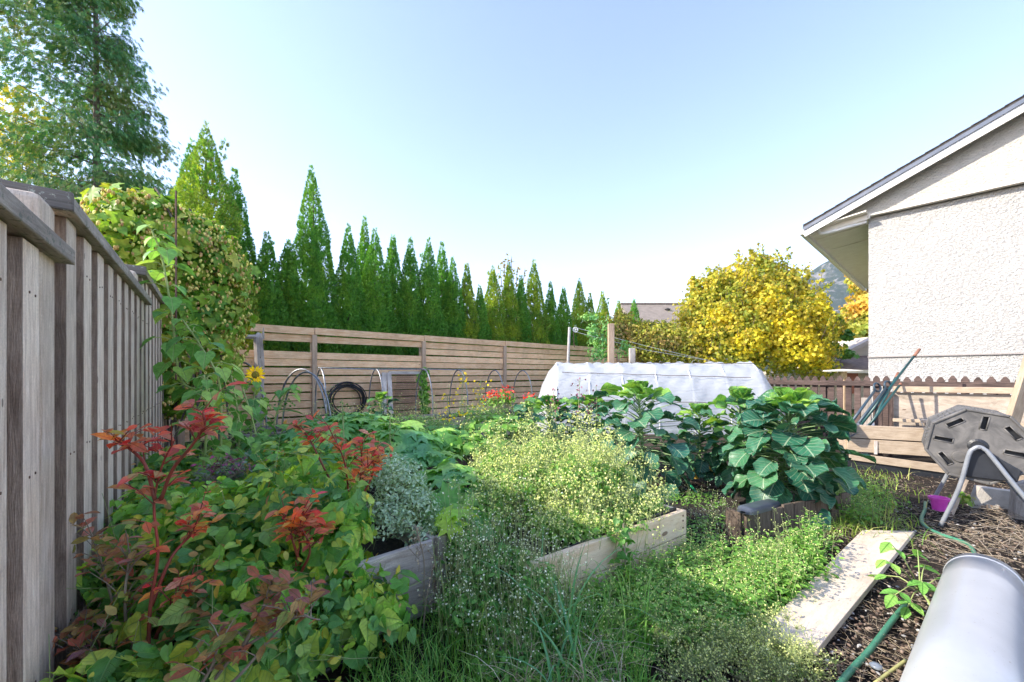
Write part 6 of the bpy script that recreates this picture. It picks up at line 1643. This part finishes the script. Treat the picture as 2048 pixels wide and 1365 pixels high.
# tall thin stalks rising through the garden
def stalks(lst, label, mat, heads=None, name='dry_stalk'):
    for k, (x0, y0, x1, y1, Y, lb) in enumerate(lst):
        a = at(x0, y0, Y); b = at(x1, y1, Y); mid = a.lerp(b, .5) + Vector((random.uniform(-.03, .03), 0, 0))
        t = thing(name, (a.x, a.y, 0), lb, 'plant'); mb = MB(); mb.tube(curve_pts([Vector((a.x, a.y, max(0, a.z - .2))), a, mid, b], 14), [.0045 - .0002 * i for i in range(13)] if False else .0035, 5); mb.build('stem', mat, t)
        P = []
        for j in range(28):
            u = random.uniform(.45, 1.0); P.append(a.lerp(b, u) + Vector((random.gauss(0, .03 * Y / 2.5), random.gauss(0, .03), random.gauss(0, .02))))
        i_ = arr(P); s_ = np.array([tuple(a.lerp(b, random.uniform(.4, 1))) for _ in P]); s_[:, 2] = i_[:, 2] - .04
        sticks(s_, i_, .0014, 'twiglets', mat, t)
        scatter([(T_STAR, i_, rdir(len(P)), rdir(len(P)), .018 * Y / 2.5)], 'seed_heads', heads or M['chips'], t)
stalks([(848, 1180, 830, 1050, 2.0, 'dry brown stalk standing in front of the grey bed boards'), (845, 1280, 870, 1120, 1.95, 'thin dark stalk crossing the end of the grey bed')], '', M['twig'], M['straw'])
stalks([(1150, 900, 1160, 755, 4.8, 'dark seeding stalk before the left end of the tunnel'), (1115, 890, 1105, 775, 4.9, 'maroon headed stalk at the very left end of the tunnel'), (1185, 880, 1192, 772, 4.8, 'short maroon seeding stalk left of the domed sprout plant')], '', M['finestem'], M['purple'])
stalks([(925, 900, 928, 742, 5.2, 'yellow headed dill standing before the hoops'), (960, 880, 962, 760, 5.2, 'second dill stem right of the yellow headed dill'), (900, 890, 895, 790, 5.0, 'pale dill stem left of the yellow headed dill')], '', M['finestem'], M['petal'])
stalks([(690, 1050, 684, 800, 2.6, 'long thin stem rising above the crimson blueberry'), (795, 1080, 780, 830, 2.5, 'thin stem rising out of the silvery herb'), (565, 830, 572, 800, 4.5, 'pale thin stem by the pair of hoops'), (1030, 1010, 1020, 880, 3.0, 'thin grass stem above the cream seed heads')], '', M['finestem'], M['weed_d'])
# vine twined stake in front of the pine bed
p0 = gp(1250, 1190); P = []
mb = MB(); mb.tube([p0, p0 + Vector((0, 0, .2)), p0 + Vector((-.01, 0, .42))], .006, 6)
t = thing('tomato_stake', p0, 'twining dark leaved weed standing before the pine boards', 'plant'); mb.build('stem', M['twig'], t)
for k in range(46): P.append(p0 + Vector((random.gauss(0, .035), random.gauss(0, .03), random.uniform(.12, .44))))
Nn = rdir(46, .6); scatter([(T_HEART, arr(P), tang(Nn, 1), Nn, rng.uniform(.03, .06, 46))], 'leaves', M['weed_d'], t)

# red flowers by the tunnel
E = [Ecl(1010, 790, 6.4, .16, .15, .14), Ecl(985, 795, 6.4, .12, .12, .10), Ecl(1060, 800, 6.3, .10, .12, .12)]
t = thing('red_flowers', (E[0][0], E[0][1], 0), 'clump of red blossoms left of the plastic tunnel', 'flowers')
P, Nn = ell(E, 130, .5, 1.3, -.5, .5); scatter([(T_OVAL, P, tang(Nn, 0), Nn, rng.uniform(.03, .065, len(P)))], 'blossoms', M['redflower'], t)
P, Nn = ell(E, 260, .4, 1.3, -.5, .5); P[:, 2] -= .1; scatter([(T_OVAL, P, tang(Nn, 0), Nn, rng.uniform(.05, .08, len(P)))], 'leaves', M['weed'], t)
sticks(P[:60] - np.array([0, 0, .5]), P[:60], .004, 'stems', M['finestem'], t)

# raspberry
def raspberry():
    b = gp(1868, 1262); t = thing('raspberry_plant', b, 'young raspberry plant with jagged leaves leaning on the silver pipe', 'plant')
    mb = MB(); tips = [(1760, 1150), (1780, 1085), (1850, 1130), (1790, 1190), (1815, 1215), (1880, 1190), (1900, 1160), (1845, 1165), (1835, 1100), (1890, 1205), (1770, 1120), (1900, 1200)]
    P = []; D = []; U = []; S = []
    hub = at(1840, 1180, 2.25)
    mb.tube(curve_pts([b, b.lerp(hub, .5) + Vector((.02, 0, .02)), hub], 8), .006, 6)
    for (x, y) in tips:
        q = at(x, y, 2.2 + random.uniform(-.12, .25)); m = hub.lerp(q, .5) + Vector((0, 0, .03)); mb.tube([hub, m, q], [.004, .003, .002], 5)
        d = (q - hub); d.z = -.05; d.normalize(); s = Vector((-d.y, d.x, 0))
        for dd, ss, pp in ((d + Vector((0, 0, -.35)),   .088, q), (s + d * .5 + Vector((0, 0, -.3)), .07, q.lerp(m, .35)), (-s + d * .5 + Vector((0, 0, -.3)), .08, q.lerp(m, .35))):
            P.append(pp); D.append(dd); U.append(Vector((random.gauss(0, .2), -.3, 1))); S.append(ss * random.uniform(.8, 1.15))
    mb.build('stems', M['stemgreen'], t, smooth=True)
    tv, tf = T_OVAL; tv = tv.copy(); tv[:, 1] *= 1.0
    scatter([((tv, tf), arr(P), arr(D), arr(U), np.array(S))], 'leaves', leafmat('raspberry leaves', [(0.10, 0.27, 0.05), (0.17, 0.36, 0.07), (0.26, 0.44, 0.09)], .35, .5, veins=(0.05, 0.16, 0.03)), t)
raspberry()
# tiny plant below the composter
E = [Ecl(1925, 1000, 3.9, .09, .06, .06)]
P, Nn = ell(E, 40, .4, 1.1, -.3, .5); t = thing('seedling_plant', (E[0][0], E[0][1], 0), 'small yellow green seedling behind the composter leg', 'plant')
scatter([(T_HEART, P, tang(Nn), Nn, rng.uniform(.04, .06, len(P)))], 'leaves', M['grass_y'], t)
mb = MB(); c = Vector((E[0][0], E[0][1], 0)); mb.tube([c, c + Vector((.02, 0, .15))], .004, 5); mb.build('stem', M['stemgreen'], t)

# ------------------------------------------------------------------ mulch: straw, sticks and chips
n = 4600; P = np.concatenate([patch(1480, 2200, 1010, 1420, n // 2), patch(1560, 2300, 960, 1120, n // 2)]); n = len(P)
az = rng.uniform(0, 6.28, n); L = rng.uniform(.02, .11, n); P[:, 2] = rng.uniform(.002, .018, n)
sticks(P, P + np.stack([np.cos(az) * L, np.sin(az) * L, rng.uniform(-.004, .02, n)], 1), rng.uniform(.0004, .0013, n), 'straw', M['straw']); o = COL.objects[-1]; tag(o, 'straw and dry stems strewn over the mulch', 'straw', kind='stuff')
n = 9000; P = np.concatenate([patch(1400, 2250, 1000, 1450, n // 2), patch(1300, 2300, 940, 1100, n // 2)]); n = len(P); P[:, 2] = rng.uniform(-.004, .012, n)
o = scatter([(T_BUD, P, rdir(n) * np.array([1, 1, .3]), rdir(n, 1), rng.uniform(.008, .028, n))], 'bark_mulch', M['chips']); tag(o, 'dark bark chips covering the path', 'mulch', kind='stuff')
n = 380; P = patch(1500, 2250, 1000, 1430, n); P[:, 2] = rng.uniform(0, .01, n)
o = scatter([(T_BUD, P, rdir(n) * np.array([1, 1, .2]), rdir(n, 1), rng.uniform(.01, .026, n))], 'gravel', plain('pale pebbles', (0.30, 0.30, 0.30), (0.5, 0.48, 0.46), .7, 30), smooth=True); tag(o, 'small pale pebbles scattered in the mulch', 'gravel', kind='stuff')
mb = MB()
for k in range(60):
    p = gp(random.uniform(1900, 2060), random.uniform(1030, 1120)); a = random.uniform(0, 6.28); L = random.uniform(.1, .4); q = p + Vector((math.cos(a) * L, math.sin(a) * L, random.uniform(.01, .09)))
    mb.tube([p + Vector((0, 0, .01)), p.lerp(q, .5) + Vector((0, 0, .03)), q], [.0028, .002, .001], 5)
tag(mb.build('dry_brush', M['twig']), 'heap of dry brown brush at the right under the composter', 'brush', kind='stuff')

# ------------------------------------------------------------------ haze: even air round the whole scene
def haze():
    x0, x1, y0, y1, z0, z1 = -3500, 9500, -300, 9500, -1.5, 1050
    xs, ys, zs_ = (x0, x1), (y0, y1), (z0, z1)
    v = [(x, y, z) for z in zs_ for y in ys for x in xs]
    me = bpy.data.meshes.new('haze'); me.from_pydata(v, [], [(0, 2, 3, 1), (4, 5, 7, 6), (0, 1, 5, 4), (1, 3, 7, 5), (3, 2, 6, 7), (2, 0, 4, 6)])
    m = bpy.data.materials.new('even air'); m.use_nodes = True; nt = m.node_tree; nt.nodes.clear()
    o_ = nt.nodes.new('ShaderNodeOutputMaterial'); pv = nt.nodes.new('ShaderNodeVolumePrincipled'); pv.inputs['Color'].default_value = (.80, .88, 1, 1); pv.inputs['Density'].default_value = HZ; pv.inputs['Anisotropy'].default_value = .2
    nt.links.new(pv.outputs[0], o_.inputs['Volume']); me.materials.append(m)
    o = bpy.data.objects.new('haze', me); COL.objects.link(o); o['kind'] = 'stuff'; o['label'] = 'faint blue air that fades the far mountain'
HZ = 0.00007
haze()
